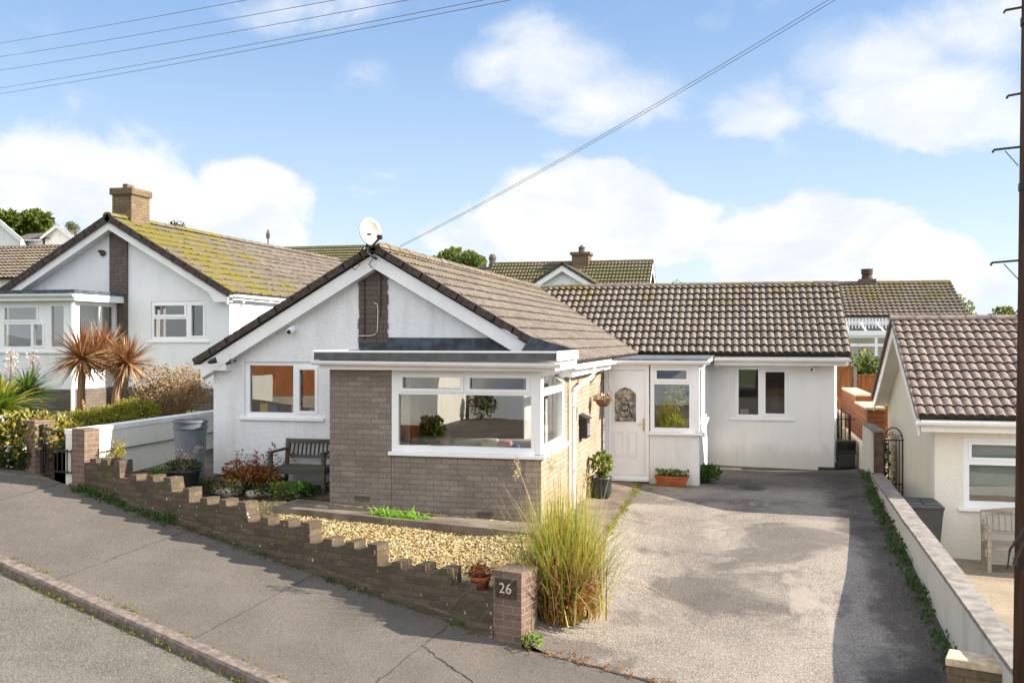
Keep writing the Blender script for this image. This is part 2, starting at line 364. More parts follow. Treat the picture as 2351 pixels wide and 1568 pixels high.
class MB:
    def __init__(s): s.v = []; s.f = []; s.m = []; s.cur = 0
    def add(s, vs, fs):
        k = len(s.v); s.v += [tuple(v) for v in vs]; s.f += [tuple(i+k for i in f) for f in fs]; s.m += [s.cur]*len(fs)
        return s
    def box(s, a0, a1, b0, b1, c0, c1, fr=W0):
        vs = [fr.p(a, b, c) for c in (c0, c1) for b in (b0, b1) for a in (a0, a1)]
        return s.add(vs, [(0, 2, 3, 1), (4, 5, 7, 6), (0, 1, 5, 4), (2, 6, 7, 3), (0, 4, 6, 2), (1, 3, 7, 5)])
    def bbox(s, a0, a1, b0, b1, c0, c1, r=.01, fr=W0):
        """box with chamfered edges"""
        bm = bmesh.new(); bmesh.ops.create_cube(bm, size=1)
        for v in bm.verts: v.co = Vector((a0+(v.co.x+.5)*(a1-a0), b0+(v.co.y+.5)*(b1-b0), c0+(v.co.z+.5)*(c1-c0)))
        bmesh.ops.bevel(bm, geom=bm.edges[:], offset=r, segments=2, affect='EDGES', profile=.5)
        bm.verts.index_update()
        s.add([fr.p(*v.co) for v in bm.verts], [[v.index for v in f.verts] for f in bm.faces]); bm.free(); return s
    def bar(s, p, q, w, h, up=(0, 0, 1)):
        p, q = Vector(p), Vector(q); d = (q-p).normalized(); u = Vector(up)
        if abs(d.dot(u)) > .98: u = Vector((1, 0, 0))
        x = d.cross(u).normalized(); y = x.cross(d)
        vs = [e + x*(w/2*i) + y*(h/2*j) for e in (p, q) for i, j in ((-1, -1), (1, -1), (1, 1), (-1, 1))]
        return s.add(vs, [(3, 2, 1, 0), (4, 5, 6, 7), (0, 1, 5, 4), (1, 2, 6, 5), (2, 3, 7, 6), (3, 0, 4, 7)])
    def tube(s, pts, rad, n=8, cap=True):
        pts = [Vector(p) for p in pts]; rs = rad if isinstance(rad, (list, tuple)) else [rad]*len(pts)
        vs = []; ref = Vector((0, 0, 1))
        for i, p in enumerate(pts):
            d = (pts[min(i+1, len(pts)-1)] - pts[max(i-1, 0)]).normalized()
            u = ref if abs(d.dot(ref)) < .95 else Vector((1, 0, 0))
            x = d.cross(u).normalized(); y = x.cross(d)
            vs += [p + (x*cos(2*pi*k/n) + y*sin(2*pi*k/n))*rs[i] for k in range(n)]
        fs = [(i*n+k, i*n+(k+1) % n, (i+1)*n+(k+1) % n, (i+1)*n+k) for i in range(len(pts)-1) for k in range(n)]
        if cap: fs += [tuple(range(n-1, -1, -1)), tuple((len(pts)-1)*n+k for k in range(n))]
        return s.add(vs, fs)
    def lathe(s, c, prof, n=20):
        c = Vector(c); vs = [c+Vector((r*cos(2*pi*k/n), r*sin(2*pi*k/n), z)) for r, z in prof for k in range(n)]
        return s.add(vs, [(i*n+k, i*n+(k+1) % n, (i+1)*n+(k+1) % n, (i+1)*n+k) for i in range(len(prof)-1) for k in range(n)])
    def plate(s, fr, outer, holes, b0, b1):
        """polygon (a, c) with holes, between b0 and b1"""
        loops = [outer]+list(holes); flat = [q for l in loops for q in l]
        tri = tessellate_polygon([[Vector((a, c, 0)) for a, c in l] for l in loops])
        n = len(flat); vs = [fr.p(a, b1, c) for a, c in flat]+[fr.p(a, b0, c) for a, c in flat]
        fs = [tuple(t) for t in tri]+[tuple(i+n for i in reversed(t)) for t in tri]
        k = 0
        for l in loops:
            m = len(l); fs += [(k+i, k+(i+1) % m, n+k+(i+1) % m, n+k+i) for i in range(m)]; k += m
        return s.add(vs, fs)
    def blob(s, c, r, seed=0, jit=.2, sub=1, sq=(1, 1, 1)):
        bm = bmesh.new(); bmesh.ops.create_icosphere(bm, subdivisions=sub, radius=1); rr = random.Random(seed)
        for v in bm.verts: v.co *= (1+rr.uniform(-jit, jit))
        bm.verts.index_update(); c = Vector(c)
        s.add([c+Vector((v.co.x*r*sq[0], v.co.y*r*sq[1], v.co.z*r*sq[2])) for v in bm.verts], [[v.index for v in f.verts] for f in bm.faces]); bm.free(); return s
    def build(s, name, mat, parent=None, smooth=False, fix=True):
        o = link_mesh(name, s.v, s.f, None if isinstance(mat, list) else mat, parent, smooth, mat if isinstance(mat, list) else None, s.m if isinstance(mat, list) else None)
        if fix:
            bm = bmesh.new(); bm.from_mesh(o.data); bmesh.ops.recalc_face_normals(bm, faces=bm.faces); bm.to_mesh(o.data); bm.free()
        return o
def rect(a0, a1, c0, c1): return [(a0, c0), (a1, c0), (a1, c1), (a0, c1)]

def window(parent, fr, a0, a1, c0, c1, lights, depth=.07, setback=.0, sill=None, glass='glass', mat='upvc', name='window', sash=()):
    """frame with panes; lights = glass rects; sash = indices with a raised opening frame"""
    mb = MB(); mb.plate(fr, rect(a0, a1, c0, c1), [rect(*l) for l in lights], -setback-depth, -setback)
    for i in sash:
        l = lights[i]; e = .045
        mb.plate(fr, rect(l[0]-e, l[1]+e, l[2]-e, l[3]+e), [rect(l[0]+.004, l[1]-.004, l[2]+.004, l[3]-.004)], -setback+.001, -setback+.018)
    w = mb.build(name, mat, parent)
    g = MB()
    for l in lights: g.add([fr.p(a, -setback-depth*.6, c) for a, c in rect(l[0]-.01, l[1]+.01, l[2]-.01, l[3]+.01)], [(0, 1, 2, 3)])
    g.build('pane', glass, w, fix=False)
    if sill:
        s = MB(); s.bbox(sill[0], sill[1], -.10, sill[2], c0-.055, c0-.003, .006, fr); s.build('sill', mat, w)
    return w

def tiles(name, O, a, up, W, L, mat, parent, roll=.165, course=.33, amp=.034, thick=.034, pw=.75, ns=6, jitter=.004, sub=1):
    """a tiled slope: rolls across, overlapping courses up the slope"""
    O = Vector(O); a = Vector(a).normalized(); up = Vector(up).normalized(); n = a.cross(up).normalized()
    if n.z < 0: n = -n
    cols = int(W/roll*ns)+1; aa = np.linspace(0, W, cols)
    prof = amp*np.abs(np.sin(pi*aa/roll))**pw
    rows = int(math.ceil(L/course)); V = []; F = []; MI = []
    for k in range(rows):
        s0 = k*course; s1 = min(L, s0+course+.05)
        jit = np.repeat(RNG.uniform(-jitter, jitter, cols//ns+2), ns)[:cols]
        base = len(V)
        for s, h in ((s0, None), (s0, thick), (s1, .002)):
            for i in range(cols):
                hh = (prof[i]*.35-.012 if h is None else prof[i]+h+(jit[i] if s == s0 else 0))
                ds = (jit[i]*1.5 if s == s0 else 0)
                V.append(O+a*float(aa[i])+up*(s+ds)+n*float(hh))
        for r in range(2):
            for i in range(cols-1):
                q = base+r*cols+i; F.append((q, q+1, q+cols+1, q+cols)); MI.append(1-r)
    return link_mesh(name, V, F, None, parent, False, [mat, 'tile_edge_shadow'], MI)
def ridge_tiles(name, p, q, mat, parent, r=.12, seg=.45):
    p, q = Vector(p), Vector(q); d = q-p; L = d.length; d.normalize(); mb = MB(); x = d.cross(Vector((0, 0, 1))).normalized()
    k = 0.0
    while k < L-.05:
        e = min(L, k+seg); rr = r*(1+random.uniform(-.04, .04)); ring = []
        for t_, f in ((k, 1.05), (e-.004, .98)):
            for j in range(9):
                th = pi*j/8; ring.append(p+d*t_+x*(rr*f*cos(th))+Vector((0, 0, rr*f*.78*sin(th)-.02)))
        mb.add(ring, [(j, j+1, 10+j, 9+j) for j in range(8)]+[tuple(range(9)), tuple(range(17, 8, -1))])
        k += seg
    return mb.build(name, mat, parent)
def verge(name, p, up, L, mat, parent, out, course=.33, w=.03, h=.105):
    """stepped dark verge along a gable edge; p = eave corner, out = outward direction"""
    p = Vector(p); up = Vector(up).normalized(); out = Vector(out).normalized(); n = out.cross(up).normalized()
    if n.z < 0: n = -n
    mb = MB(); k = 0.0
    while k < L-.02:
        e = min(L, k+course)
        a = p+up*k; b = p+up*(e+.02)
        vs = []
        for q, lift in ((a, .050), (b, .042)):
            for o_, hh in ((-.02, lift), (w, lift), (w, lift-h), (-.02, lift-h)): vs.append(q+out*o_+n*hh)
        mb.add(vs, [(0, 1, 2, 3), (7, 6, 5, 4), (0, 4, 5, 1), (1, 5, 6, 2), (2, 6, 7, 3), (3, 7, 4, 0)]); k += course
    return mb.build(name, mat, parent)
def gutter(name, p, q, parent, mat='upvc', r=.055):
    p, q = Vector(p), Vector(q); d = (q-p).normalized(); x = d.cross(Vector((0, 0, 1))).normalized(); mb = MB()
    n = 8; vs = []
    for rr in (r, r*.86):
        for e in (p, q):
            vs += [e+x*(rr*cos(pi+pi*j/n))+Vector((0, 0, rr*1.15*sin(pi+pi*j/n))) for j in range(n+1)]
    m = n+1; fs = []
    for j in range(n): fs += [(j, j+1, m+j+1, m+j), (2*m+j, 3*m+j, 3*m+j+1, 2*m+j+1)]
    for e in (0, 1):
        for j in range(n): fs.append((e*m+j, e*m+j+1, 2*m+e*m+j+1, 2*m+e*m+j))
    fs += [(0, m, 3*m, 2*m), (n, m+n, 3*m+n, 2*m+n)]
    mb.add(vs, fs)
    L = (q-p).length; k = .5
    while k < L:
        c = p+d*k; mb.bar(c-x*(r+.006)+Vector((0, 0, -.002)), c+x*(r+.006)+Vector((0, 0, -.002)), .03, .008)
        ring = [c+d*w_+x*((r+.006)*cos(pi+pi*j/6))+Vector((0, 0, (r+.006)*1.15*sin(pi+pi*j/6))) for w_ in (-.018, .018) for j in range(7)]
        mb.add(ring, [(j, j+1, 7+j+1, 7+j) for j in range(6)]); k += 1.1
    return mb.build(name, mat, parent)

# ------------------------------------------------------------------ ground heights
PP = Vector((-2.27, 9.94)); RE = Vector((.958, -.287)); RN = Vector((-.287, -.958))      # foot of the number pillar, road direction, towards the road
def st(X, Y): d = Vector((X, Y))-PP; return d.dot(RE), d.dot(RN)
def xy(s, t): q = PP+RE*s+RN*t; return q.x, q.y
def pav(s, t):
    z = -.502 - .1518*min(s, 0) - .060*max(s, 0)
    return z - .106*t
def pz(s, t): x, y = xy(s, t); return (x, y, pav(s, t))
CP = [(-1.92,18.6,0),(-1.92,14.56,-.065),(-2.1,12,-.22),(-2.0,18,0),(-.8,18.4,-.02),(0,18,-.08),(1,23.4,-.25),(-.8,23.4,-.21),(2.06,23.4,-.26),
      (2.2,11.8,-.52),(2.2,14.56,-.18),(2.38,18,-.12),(2.6,22.3,-.07),(0,15,-.12),(0,12.5,-.28),(2.8,26,-.05),
      (-7.5,12.6,.42),(-5.7,12.0,.37),(-5.69,12.9,.46),(-2.4,12.0,.17),(-2.62,13.5,.18),(-2.62,15,.08),(-2.62,17.3,-.01),(-4.2,12.0,.28),(-7,11.7,.40),(-5.6,11.5,.22),(-4.4,11.1,.10),(-3.2,10.7,-.06),(-3.2,11.8,.16),(-2.45,11.3,-.02),(-2.6,10.6,-.14),
      (-8.5,13,.55),(-8.3,14,.6),(-6,14,.47),(-9,12.4,.6),(-9.4,14,.65),(-9.4,17,.8),(-8.4,18,.7)]
for s in (.35, 1.4, 2.6, 3.8, 4.6): CP.append(pz(s, 0)); CP.append(pz(s, .5))
CP.append((-2.0, 10.4, -.40)); CP = np.array(CP)
def _k(r): return r*r*np.log(r+1e-6)
_n = len(CP); _A = np.zeros((_n+3, _n+3)); _A[:_n, :_n] = _k(np.hypot(CP[:, None, 0]-CP[None, :, 0], CP[:, None, 1]-CP[None, :, 1]))+np.eye(_n)*.02
_P = np.c_[np.ones(_n), CP[:, :2]]; _A[:_n, _n:] = _P; _A[_n:, :_n] = _P.T
_w = np.linalg.solve(_A, np.r_[CP[:, 2], 0, 0, 0])
def gz(X, Y): return float(_k(np.hypot(X-CP[:, 0], Y-CP[:, 1]))@_w[:_n]+_w[_n]+_w[_n+1]*X+_w[_n+2]*Y)
def on_ground(u, v, zf, d0=3, d1=40):
    """where the line of sight through a point of the photograph meets the ground"""
    r = px_dir(u, v); lo, hi = d0, d1
    for _ in range(50):
        m = (lo+hi)/2; p = CAMP+r*m
        if p.z > zf(p.x, p.y): lo = m
        else: hi = m
    return CAMP+r*lo
def sheet(name, x0, x1, y0, y1, step, zf, cuts, mat, lift=0.0, label=None, kind='structure', noise=0.0):
    nx = max(2, int((x1-x0)/step)+1); ny = max(2, int((y1-y0)/step)+1); bm = bmesh.new(); g = []
    for y in np.linspace(y0, y1, ny):
        g.append([bm.verts.new((x, y, 0)) for x in np.linspace(x0, x1, nx)])
    for j in range(ny-1):
        for i in range(nx-1): bm.faces.new((g[j][i], g[j][i+1], g[j+1][i+1], g[j+1][i]))
    for (px, py, nx_, ny_) in cuts:                                   # keep the side the normal points away from
        bmesh.ops.bisect_plane(bm, geom=bm.verts[:]+bm.edges[:]+bm.faces[:], plane_co=(px, py, 0), plane_no=(nx_, ny_, 0), clear_outer=True)
    for v in bm.verts: v.co.z = zf(v.co.x, v.co.y)+lift+(random.uniform(-noise, noise) if noise else 0)
    me = bpy.data.meshes.new(name); bm.to_mesh(me); bm.free(); me.materials.append(M[mat])
    me.polygons.foreach_set('use_smooth', [True]*len(me.polygons))
    o = bpy.data.objects.new(name, me); C.objects.link(o); tag(o, label, kind=kind); return o
def line_cut(p, q, keep):
    """cut along p-q keeping the side of point keep"""
    p, q, k = Vector(p), Vector(q), Vector(keep); d = q-p; n = Vector((-d.y, d.x)).normalized()
    if (k-p).dot(n) > 0: n = -n
    return (p.x, p.y, n.x, n.y)
zst = lambda X, Y: pav(*st(X, Y))
wall_line = lambda keep, t=0.0: line_cut(xy(-20, t), xy(20, t), keep)
sheet('pavement', -30, 14, -2, 20, .25, zst, [wall_line((0, 0)), wall_line((0, 30), 2.0)], 'pave_asphalt')
KDROP = .10
road_z = lambda X, Y: (lambda s, t: pav(s, 2.12)-KDROP-.035*(t-2.12))(*st(X, Y))
sheet('road', -40, 24, -22, 22, .5, road_z, [wall_line((0, -30), 2.10), wall_line((0, 30), 7.6)], 'road_asphalt')
kb = MB()
s = -24.0
while s < 12:
    e = s+.912; vs = [pz(s+.004, 1.995), pz(e-.004, 1.995), pz(e-.004, 2.115), pz(s+.004, 2.115), pz(e-.004, 2.135), pz(s+.004, 2.135)]
    b = [Vector(v)+Vector((0, 0, .004)) for v in vs]; b[4].z -= .025; b[5].z -= .025
    c = [Vector(v)-Vector((0, 0, .2)) for v in (vs[0], vs[1], vs[4], vs[5])]
    kb.add(b+c, [(0, 1, 2, 3), (3, 2, 4, 5), (5, 4, 8, 9), (0, 6, 7, 1), (1, 7, 8, 4, 2), (0, 3, 5, 9, 6)]); s = e
tag(kb.build('kerb', 'kerb_stone'), kind='structure')
# joints between the bays of pavement
jm = MB()
for s0, s1, t0, t1 in ((-4.92, -5.0, 2.0, .0), (-2.72, -2.86, 2.0, 0.0), (-.72, -.88, 2.0, 0), (-7.6, -7.7, 2, 0), (-10.4, -10.4, 2, 0)):
    n = 24; P = []
    for i in range(n+1):
        k = i/n; w = .0065*random.uniform(.5, 1.3); ss = s0+(s1-s0)*k+random.uniform(-.012, .012); tt = t0+(t1-t0)*k
        a, b = Vector(pz(ss-w, tt)), Vector(pz(ss+w, tt)); P += [a+Vector((0, 0, .004)), b+Vector((0, 0, .004))]
    jm.add(P, [(2*i, 2*i+1, 2*i+3, 2*i+2) for i in range(n)])
P = []
for i in range(61):
    k = i/60; ss = .35+3.9*k; tt = .02+random.uniform(-.02, .02); w = .016*random.uniform(.5, 1.4)
    P += [Vector(pz(ss, tt-w))+Vector((0, 0, .008)), Vector(pz(ss, tt+w))+Vector((0, 0, .008))]
jm.add(P, [(2*i, 2*i+1, 2*i+3, 2*i+2) for i in range(60)])
P = []
for i in range(31):                                                   # the repair seam in front of the drive
    k = i/30; ss = -.85+1.5*k; tt = .62+.55*k+random.uniform(-.02, .02); w = .007*random.uniform(.6, 1.4)
    P += [Vector(pz(ss, tt-w))+Vector((0, 0, .006)), Vector(pz(ss, tt+w))+Vector((0, 0, .006))]
jm.add(P, [(2*i, 2*i+1, 2*i+3, 2*i+2) for i in range(30)])
tag(jm.build('pavement_joints', 'joint', fix=False), kind='structure')
sheet('driveway', -2.75, 3.1, 8.0, 30, .2, gz, [wall_line((0, 30)), (2.62, 20, 1, 0)], 'drive_asphalt', 0)
sheet('side_path', -2.66, -1.92, 10.45, 18.62, .12, gz, [], 'slab', .012)
zpath = lambda X, Y: .475-.052*(X+6.2)
sheet('garden_path', -6.2, -2.0, 12.05, 12.72, .2, zpath, [], 'slab', 0)
m_ = MB()
for i in range(5):
    x0_, x1_ = -6.2+.84*i, -6.2+.84*(i+1)-.008; z0_, z1_ = zpath(x0_, 0)+.012, zpath(x1_, 0)+.012
    m_.add([(x0_, 11.98, z0_), (x1_, 11.98, z1_), (x1_, 12.06, z1_), (x0_, 12.06, z0_), (x0_, 11.98, z0_-.3), (x1_, 11.98, z1_-.3), (x1_, 12.06, z1_-.3), (x0_, 12.06, z0_-.3)], [(0, 1, 2, 3), (4, 5, 1, 0), (5, 6, 2, 1), (7, 4, 0, 3)])
tag(m_.build('path_edging', 'slab'), kind='structure')
sheet('garden_soil', -9.6, -2.2, 10.0, 15, .15, gz, [wall_line((-6, 20), -.05), (-2.25, 10, 1, 0)], 'soil', -.02, noise=.012)
sheet('side_yard', -9.5, -8.2, 13.8, 30, .4, gz, [], 'slab', -.01)
sheet('neighbour_ground', -40, -9.45, 8, 45, 1.0, lambda X, Y: 1.05+.02*min(0, X+9.5)*-1 + max(0, -X-20)*.08, [wall_line((0, 30), -.3)], 'hill_green')
sheet('forecourt', 2.6, 16, 2.5, 30, .5, lambda X, Y: -.86-.01*(17-Y)-.03*(X-2.7), [wall_line((0, 30), .0)], 'forecourt')
# wider land: one sheet out to the horizon, rising to a hill on the left
def land():
    n = 90; V = []; F = []
    g = np.sign(np.linspace(-1, 1, n))*np.abs(np.linspace(-1, 1, n))**3*1500
    for y in g:
        for x in g:
            z = -1.55-.1*max(-16, min(10, x)) - (.14*min(12, max(0, 10-y)))
            z += max(0, min(1, (-x-30)/120))*13*max(0, min(1, (y-10)/50)) - max(0, min(1, (y-60)/200))*6*(1 if x > -30 else 0)
            if y < -20: z -= min(20, (-y-20)*.03)
            V.append((x, y, z))
    F = [(j*n+i, j*n+i+1, (j+1)*n+i+1, (j+1)*n+i) for j in range(n-1) for i in range(n-1)]
    tag(link_mesh('terrain', V, F, 'hill_green', smooth=True), kind='structure')
land()

# ------------------------------------------------------------------ the bungalow (main subject)
T30 = tan(radians(30)); CO, SI = cos(radians(30)), sin(radians(30))
XA, ZA, XE = -5.5, 4.17, -2.43; HS = XE-XA; ZE = ZA-HS*T30; XL = 2*XA-XE
YV, YG, YB = 13.89, 14.09, 12.70; XS, XW = -2.63, -8.34; YD, YW = 18.61, 23.38; YR = 26.03; YE = YR-HS; XV = 2.37; XR = 2.06; XP = -.80
house = thing('bungalow', 'white rendered bungalow with brick bay window, brown tiled roofs and a white porch door', 'house', (-4, 14.1, .3))
f = MB()
top = lambda x: ZA-.15-abs(x-XA)*T30
f.plate(front(YG), [(XW, .1), (XS-.223, .1), (XS-.223, top(XS-.223)), (XA, top(XA)), (XW, top(XW))], [rect(-7.79, -6.49, 1.52, 2.40), rect(-5.4, -2.95, .3, 2.30)], -.25, 0)
f.build('gable_wall', 'white_dash', house)
s = MB(); s.box(XW, XW+.25, YG+.25, 29, .1, ZE-.05); s.box(XW, XS, 28.8, 29.05, .1, ZE-.05); s.build('side_wall', 'white_render', house)
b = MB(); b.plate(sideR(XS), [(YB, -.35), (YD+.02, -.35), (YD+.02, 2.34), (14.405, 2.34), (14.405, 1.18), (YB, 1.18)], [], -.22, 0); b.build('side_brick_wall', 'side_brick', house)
b = MB(); b.plate(sideR(XS-.001), rect(YD+.02, 29, -.3, 2.33), [], -.22, 0); b.build('inner_wall', 'white_render', house)
# bay
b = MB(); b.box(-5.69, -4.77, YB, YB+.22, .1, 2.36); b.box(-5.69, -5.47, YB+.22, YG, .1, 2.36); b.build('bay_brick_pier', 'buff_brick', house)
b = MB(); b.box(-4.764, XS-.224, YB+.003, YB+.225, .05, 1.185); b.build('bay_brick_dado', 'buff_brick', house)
lg = [(-4.60, -3.76, 2.075, 2.235), (-3.63, -2.83, 2.075, 2.235), (-4.66, -2.77, 1.285, 1.995)]
window(house, front(YB), -4.76, -2.634, 1.20, 2.335, lg, .08, .0, (-4.80, -2.60, .05), 'glass_strong', name='bay_window', sash=(0, 1))
window(house, sideR(XS), YB+.081, 14.40, 1.20, 2.335, [(YB+.17, 14.26, 2.075, 2.25), (YB+.15, 14.28, 1.285, 1.985)], .08, 0, (YB-.06, 14.62, .06), name='bay_side_window')
# flat roof of the bay
r = MB(); r.box(-5.79, XE+.06, 12.42, 14.08, 2.50, 2.585); r.box(-5.79, XE+.05, 12.40, 12.419, 2.475, 2.572); fl = r.build('bay_roof', 'lead_grey', house)
t = MB(); t.bbox(-5.80, XE+.062, 12.392, 12.43, 2.573, 2.60, .004); t.bbox(XE+.061, XE+.085, 12.392, 14.0, 2.47, 2.602, .004); t.bbox(-5.815, -5.791, 12.392, 14.07, 2.47, 2.602, .004); t.build('roof_edge_trim', 'barge_white', fl)
t = MB(); t.box(-5.76, XE-.02, 12.50, 12.55, 2.335, 2.498); t.box(XE-.02, XE+.03, 12.50, 14.2, 2.335, 2.498); t.box(-5.76, -5.71, 12.551, 14.07, 2.335, 2.498); t.build('bay_fascia', 'upvc_warm', house)
t = MB(); t.box(-5.70, XE-.03, 12.56, 14.06, 2.337, 2.35); t.build('bay_soffit', 'upvc_warm', house)
gutter('bay_gutter', (-5.84, 12.445, 2.462), (XE+.12, 12.445, 2.437), house)
# dark flashing where the flat roof meets the gable
t = MB(); t.plate(front(YG), [(-5.82, 2.585), (-2.36, 2.585), (-2.36, 2.60), (-2.72, 2.70), (-3.05, 2.775), (-5.34, 2.785), (-5.34, 2.72), (-5.82, 2.70)], [], .001, .018)
t.plate(front(13.80), [(-3.16, 2.585), (-2.36, 2.585), (-2.75, 2.72), (-3.02, 2.80)], [], -.02, 0); t.build('flashing', 'flash_dark', house)
# brick strip up the gable
t = MB(); zz = 2.70; L_, R_ = [], []
rr = random.Random(3)
while zz < 3.93:
    z1 = min(zz+.075, 3.93); j0, j1 = rr.uniform(-.012, .012), rr.uniform(-.012, .012)
    L_ += [(-5.82+j0, zz), (-5.82+j0, z1)]; R_ += [(-5.34+j1, zz), (-5.34+j1, z1)]; zz = z1
t.plate(front(YG), R_+[(-5.34, 3.93), (-5.50, 4.0), (-5.82, 3.83)]+list(reversed(L_)), [], .0, .022); t.build('brick_strip', 'brown_brick', house)
# kitchen window, soffit boxes, vents
window(house, front(YG), -7.79, -6.49, 1.52, 2.40, [(-7.71, -6.95, 1.59, 2.34), (-6.84, -6.57, 1.62, 2.28)], .07, .03, (-7.86, -6.40, .04), name='kitchen_window', sash=(1,))
for fr_, a, c in ((front(YG), -7.77, .90), (front(YB), -5.20, .52), (front(YB), -3.42, .37)):
    v = MB(); v.plate(fr_, rect(a-.11, a+.11, c-.03, c+.04), [rect(a-.1+.033*i, a-.08+.033*i, c-.015, c+.025) for i in range(6)], .0, .012)
    v.build('air_brick', 'white_render' if a == -7.77 else 'brown_brick', house)
# roofs
rm = tiles('roof', (XE, YV, ZE), (0, 1, 0), (-CO, 0, SI), YR+3.2-YV, HS/CO-.02, 'roof_tile', house)
tiles('roof', (XL, YR+3.2, ZE), (0, -1, 0), (CO, 0, SI), YR+3.2-YV, HS/CO-.02, 'roof_tile', house)
rw = tiles('wing_roof', (XA+.3, YE, ZE), (1, 0, 0), (0, CO, SI), XV-XA-.3, HS/CO-.02, 'wing_tile', house, amp=.058, thick=.054, ns=8, pw=.62)
tiles('wing_roof', (XV, YR+HS, ZE), (-1, 0, 0), (0, -CO, SI), XV-XA-.3, HS/CO-.02, 'wing_tile', house, ns=4)
ridge_tiles('ridge', (XA, YV-.04, ZA+.02), (XA, YR+3.2, ZA+.02), 'roof_tile', rm)
ridge_tiles('ridge', (XA+.1, YR, ZA+.02), (XV+.03, YR, ZA+.02), 'wing_tile', rw)
verge('verge', (XE, YV, ZE), (-CO, 0, SI), HS/CO, 'verge_dark', rm, (0, -1, 0)); verge('verge', (XL, YV, ZE), (CO, 0, SI), HS/CO, 'verge_dark', rm, (0, -1, 0))
verge('verge', (XV, YE, ZE), (0, CO, SI), HS/CO, 'verge_dark', rw, (1, 0, 0), w=.02, h=.1)
# dark open joint of the valley
vp0, vp1 = Vector((XE, YE, ZE+.045)), Vector((XA, YR, ZA+.045)); mb = MB(); mb.bar(vp0-Vector((0, 0, .0)), vp1, .12, .05); mb.build('valley', 'verge_dark', house)
# ceiling boards under the tiles keep the attic dark
u = MB()
for sg in (1, -1):
    vs = [(XA, YV+.02, ZA-.06), (XA+sg*(HS-.02), YV+.02, ZE-.05), (XA+sg*(HS-.02), YR+3.1, ZE-.05), (XA, YR+3.1, ZA-.06)]; u.add(vs, [(0, 1, 2, 3)])
u.add([(XS, YE+.02, ZE-.05), (XV-.02, YE+.02, ZE-.05), (XV-.02, YR, ZA-.06), (XA, YR, ZA-.06)], [(0, 1, 2, 3)])
u.add([(XA, YR+HS, ZE-.05), (XV-.02, YR+HS, ZE-.05), (XV-.02, YR, ZA-.06), (XA, YR, ZA-.06)], [(0, 1, 2, 3)])
u.build('underlay', 'dark_inside', rm, fix=False)
# barge boards and boxed ends
def barge(x0, z0, x1, z1, w, cutx=None):
    m = MB(); d = Vector((x1-x0, z1-z0)).normalized(); n = Vector((d.y, -d.x));
    if n.y > 0: n = -n
    return m, d, n
def barge_board(p0, p1, w, endcut=None):
    d = (Vector(p1)-Vector(p0)).normalized(); dn = Vector((0, -w/CO))
    a0, a1 = Vector(p0), Vector(p1)
    poly = [tuple(a0), tuple(a1), tuple(a1+dn), tuple(a0+dn)]
    return poly
m = MB(); m.plate(front(YV+.03), barge_board((XA, ZA-.10), (XL+.10, ZE-.04), .20), [], -.03, 0); m.build('barge_board', 'barge_white', house)
m = MB(); q = barge_board((XA, ZA-.10), (-3.02, ZA-.10-(XA+3.02)*-T30), .20); q = [q[0], q[1], (q[2][0]-.13, q[2][1]+.075), q[3]]
m.plate(front(YV+.03), q, [], -.03, .0); m.build('barge_board', 'barge_white', house)
m = MB(); m.plate(front(YV+.035), [(XL+.11, ZE-.06), (XL+.55, ZE-.06+.44*T30), (XL+.55, ZE-.14), (XL+.12, ZE-.14)], [], -.25, -.001); m.build('soffit_box', 'barge_white', house)
# soffit under the gable overhang
m = MB()
for sg in (1, -1):
    x1 = XA+sg*(HS-.12); m.add([(XA, YV+.05, ZA-.34), (x1, YV+.05, ZE-.27), (x1, YG+.01, ZE-.27), (XA, YG+.01, ZA-.34)], [(0, 1, 2, 3)])
m.build('gable_soffit', 'barge_white', house, fix=False)
# eaves on the drive side
gutter('eaves_gutter', (XE+.05, 14.02, ZE-.03), (XE+.05, 18.35, ZE-.06), house)
m = MB(); m.box(XE-.05, XE-.02, 14.21, 18.5, ZE-.2, ZE-.02); m.box(XS+.001, XE-.051, 14.21, 18.5, ZE-.2, ZE-.185); m.box(XS-.02, XE-.02, 14.095, 14.205, ZE-.2, ZE-.05); m.build('eaves_fascia', 'upvc', house)
m = MB(); xx = XS+.055
m.tube([(XE+.05, 15.75, ZE-.06), (XE+.05, 15.75, ZE-.20), (XE+.03, 15.72, ZE-.25), (xx, 15.0, ZE-.44), (xx, 14.95, ZE-.50), (xx, 14.95, .1)], .036, 10)
for z_ in (1.7, .7): m.box(XS, XS+.1, 14.90, 15.0, z_, z_+.03)
m.build('downpipe', 'upvc_warm', house, smooth=False)
m = MB(); m.tube([(XS+.03, 14.72, 2.3), (XS+.03, 14.72, .15)], .018, 8); m.tube([(XS+.03, 14.78, 2.0), (XS+.03, 14.78, .15)], .012, 8); m.build('wall_pipe', 'upvc_warm', house)
# porch
m = MB(); m.box(-1.735, XP, YD, YD+.2, -.3, .985); m.box(XP-.2, XP, YD+.201, YW, -.4, .985); m.build('porch_wall', 'wing_render', house)
dr = MB(); dr.plate(front(YD), rect(-2.61, -1.745, .06, 2.27), [rect(-2.53, -1.815, .15, 2.17)], -.09, -.0); dfm = dr.build('door_frame', 'upvc', house)
d = MB(); gl = [(-2.41, 1.17), (-1.995, 1.17), (-1.995, 1.71), (-2.10, 1.80), (-2.20, 1.835), (-2.30, 1.80), (-2.41, 1.71)]
d.plate(front(YD), rect(-2.525, -1.82, .155, 2.165), [gl], -.075, -.03)
for (a0, a1) in ((-2.45, -2.235), (-2.165, -1.96)): d.plate(front(YD), rect(a0, a1, .49, .99), [rect(a0+.022, a1-.022, .512, .968)], -.03, -.018); d.bbox(a0+.035, a1-.035, -.031, -.02, .525, .955, .006, front(YD))
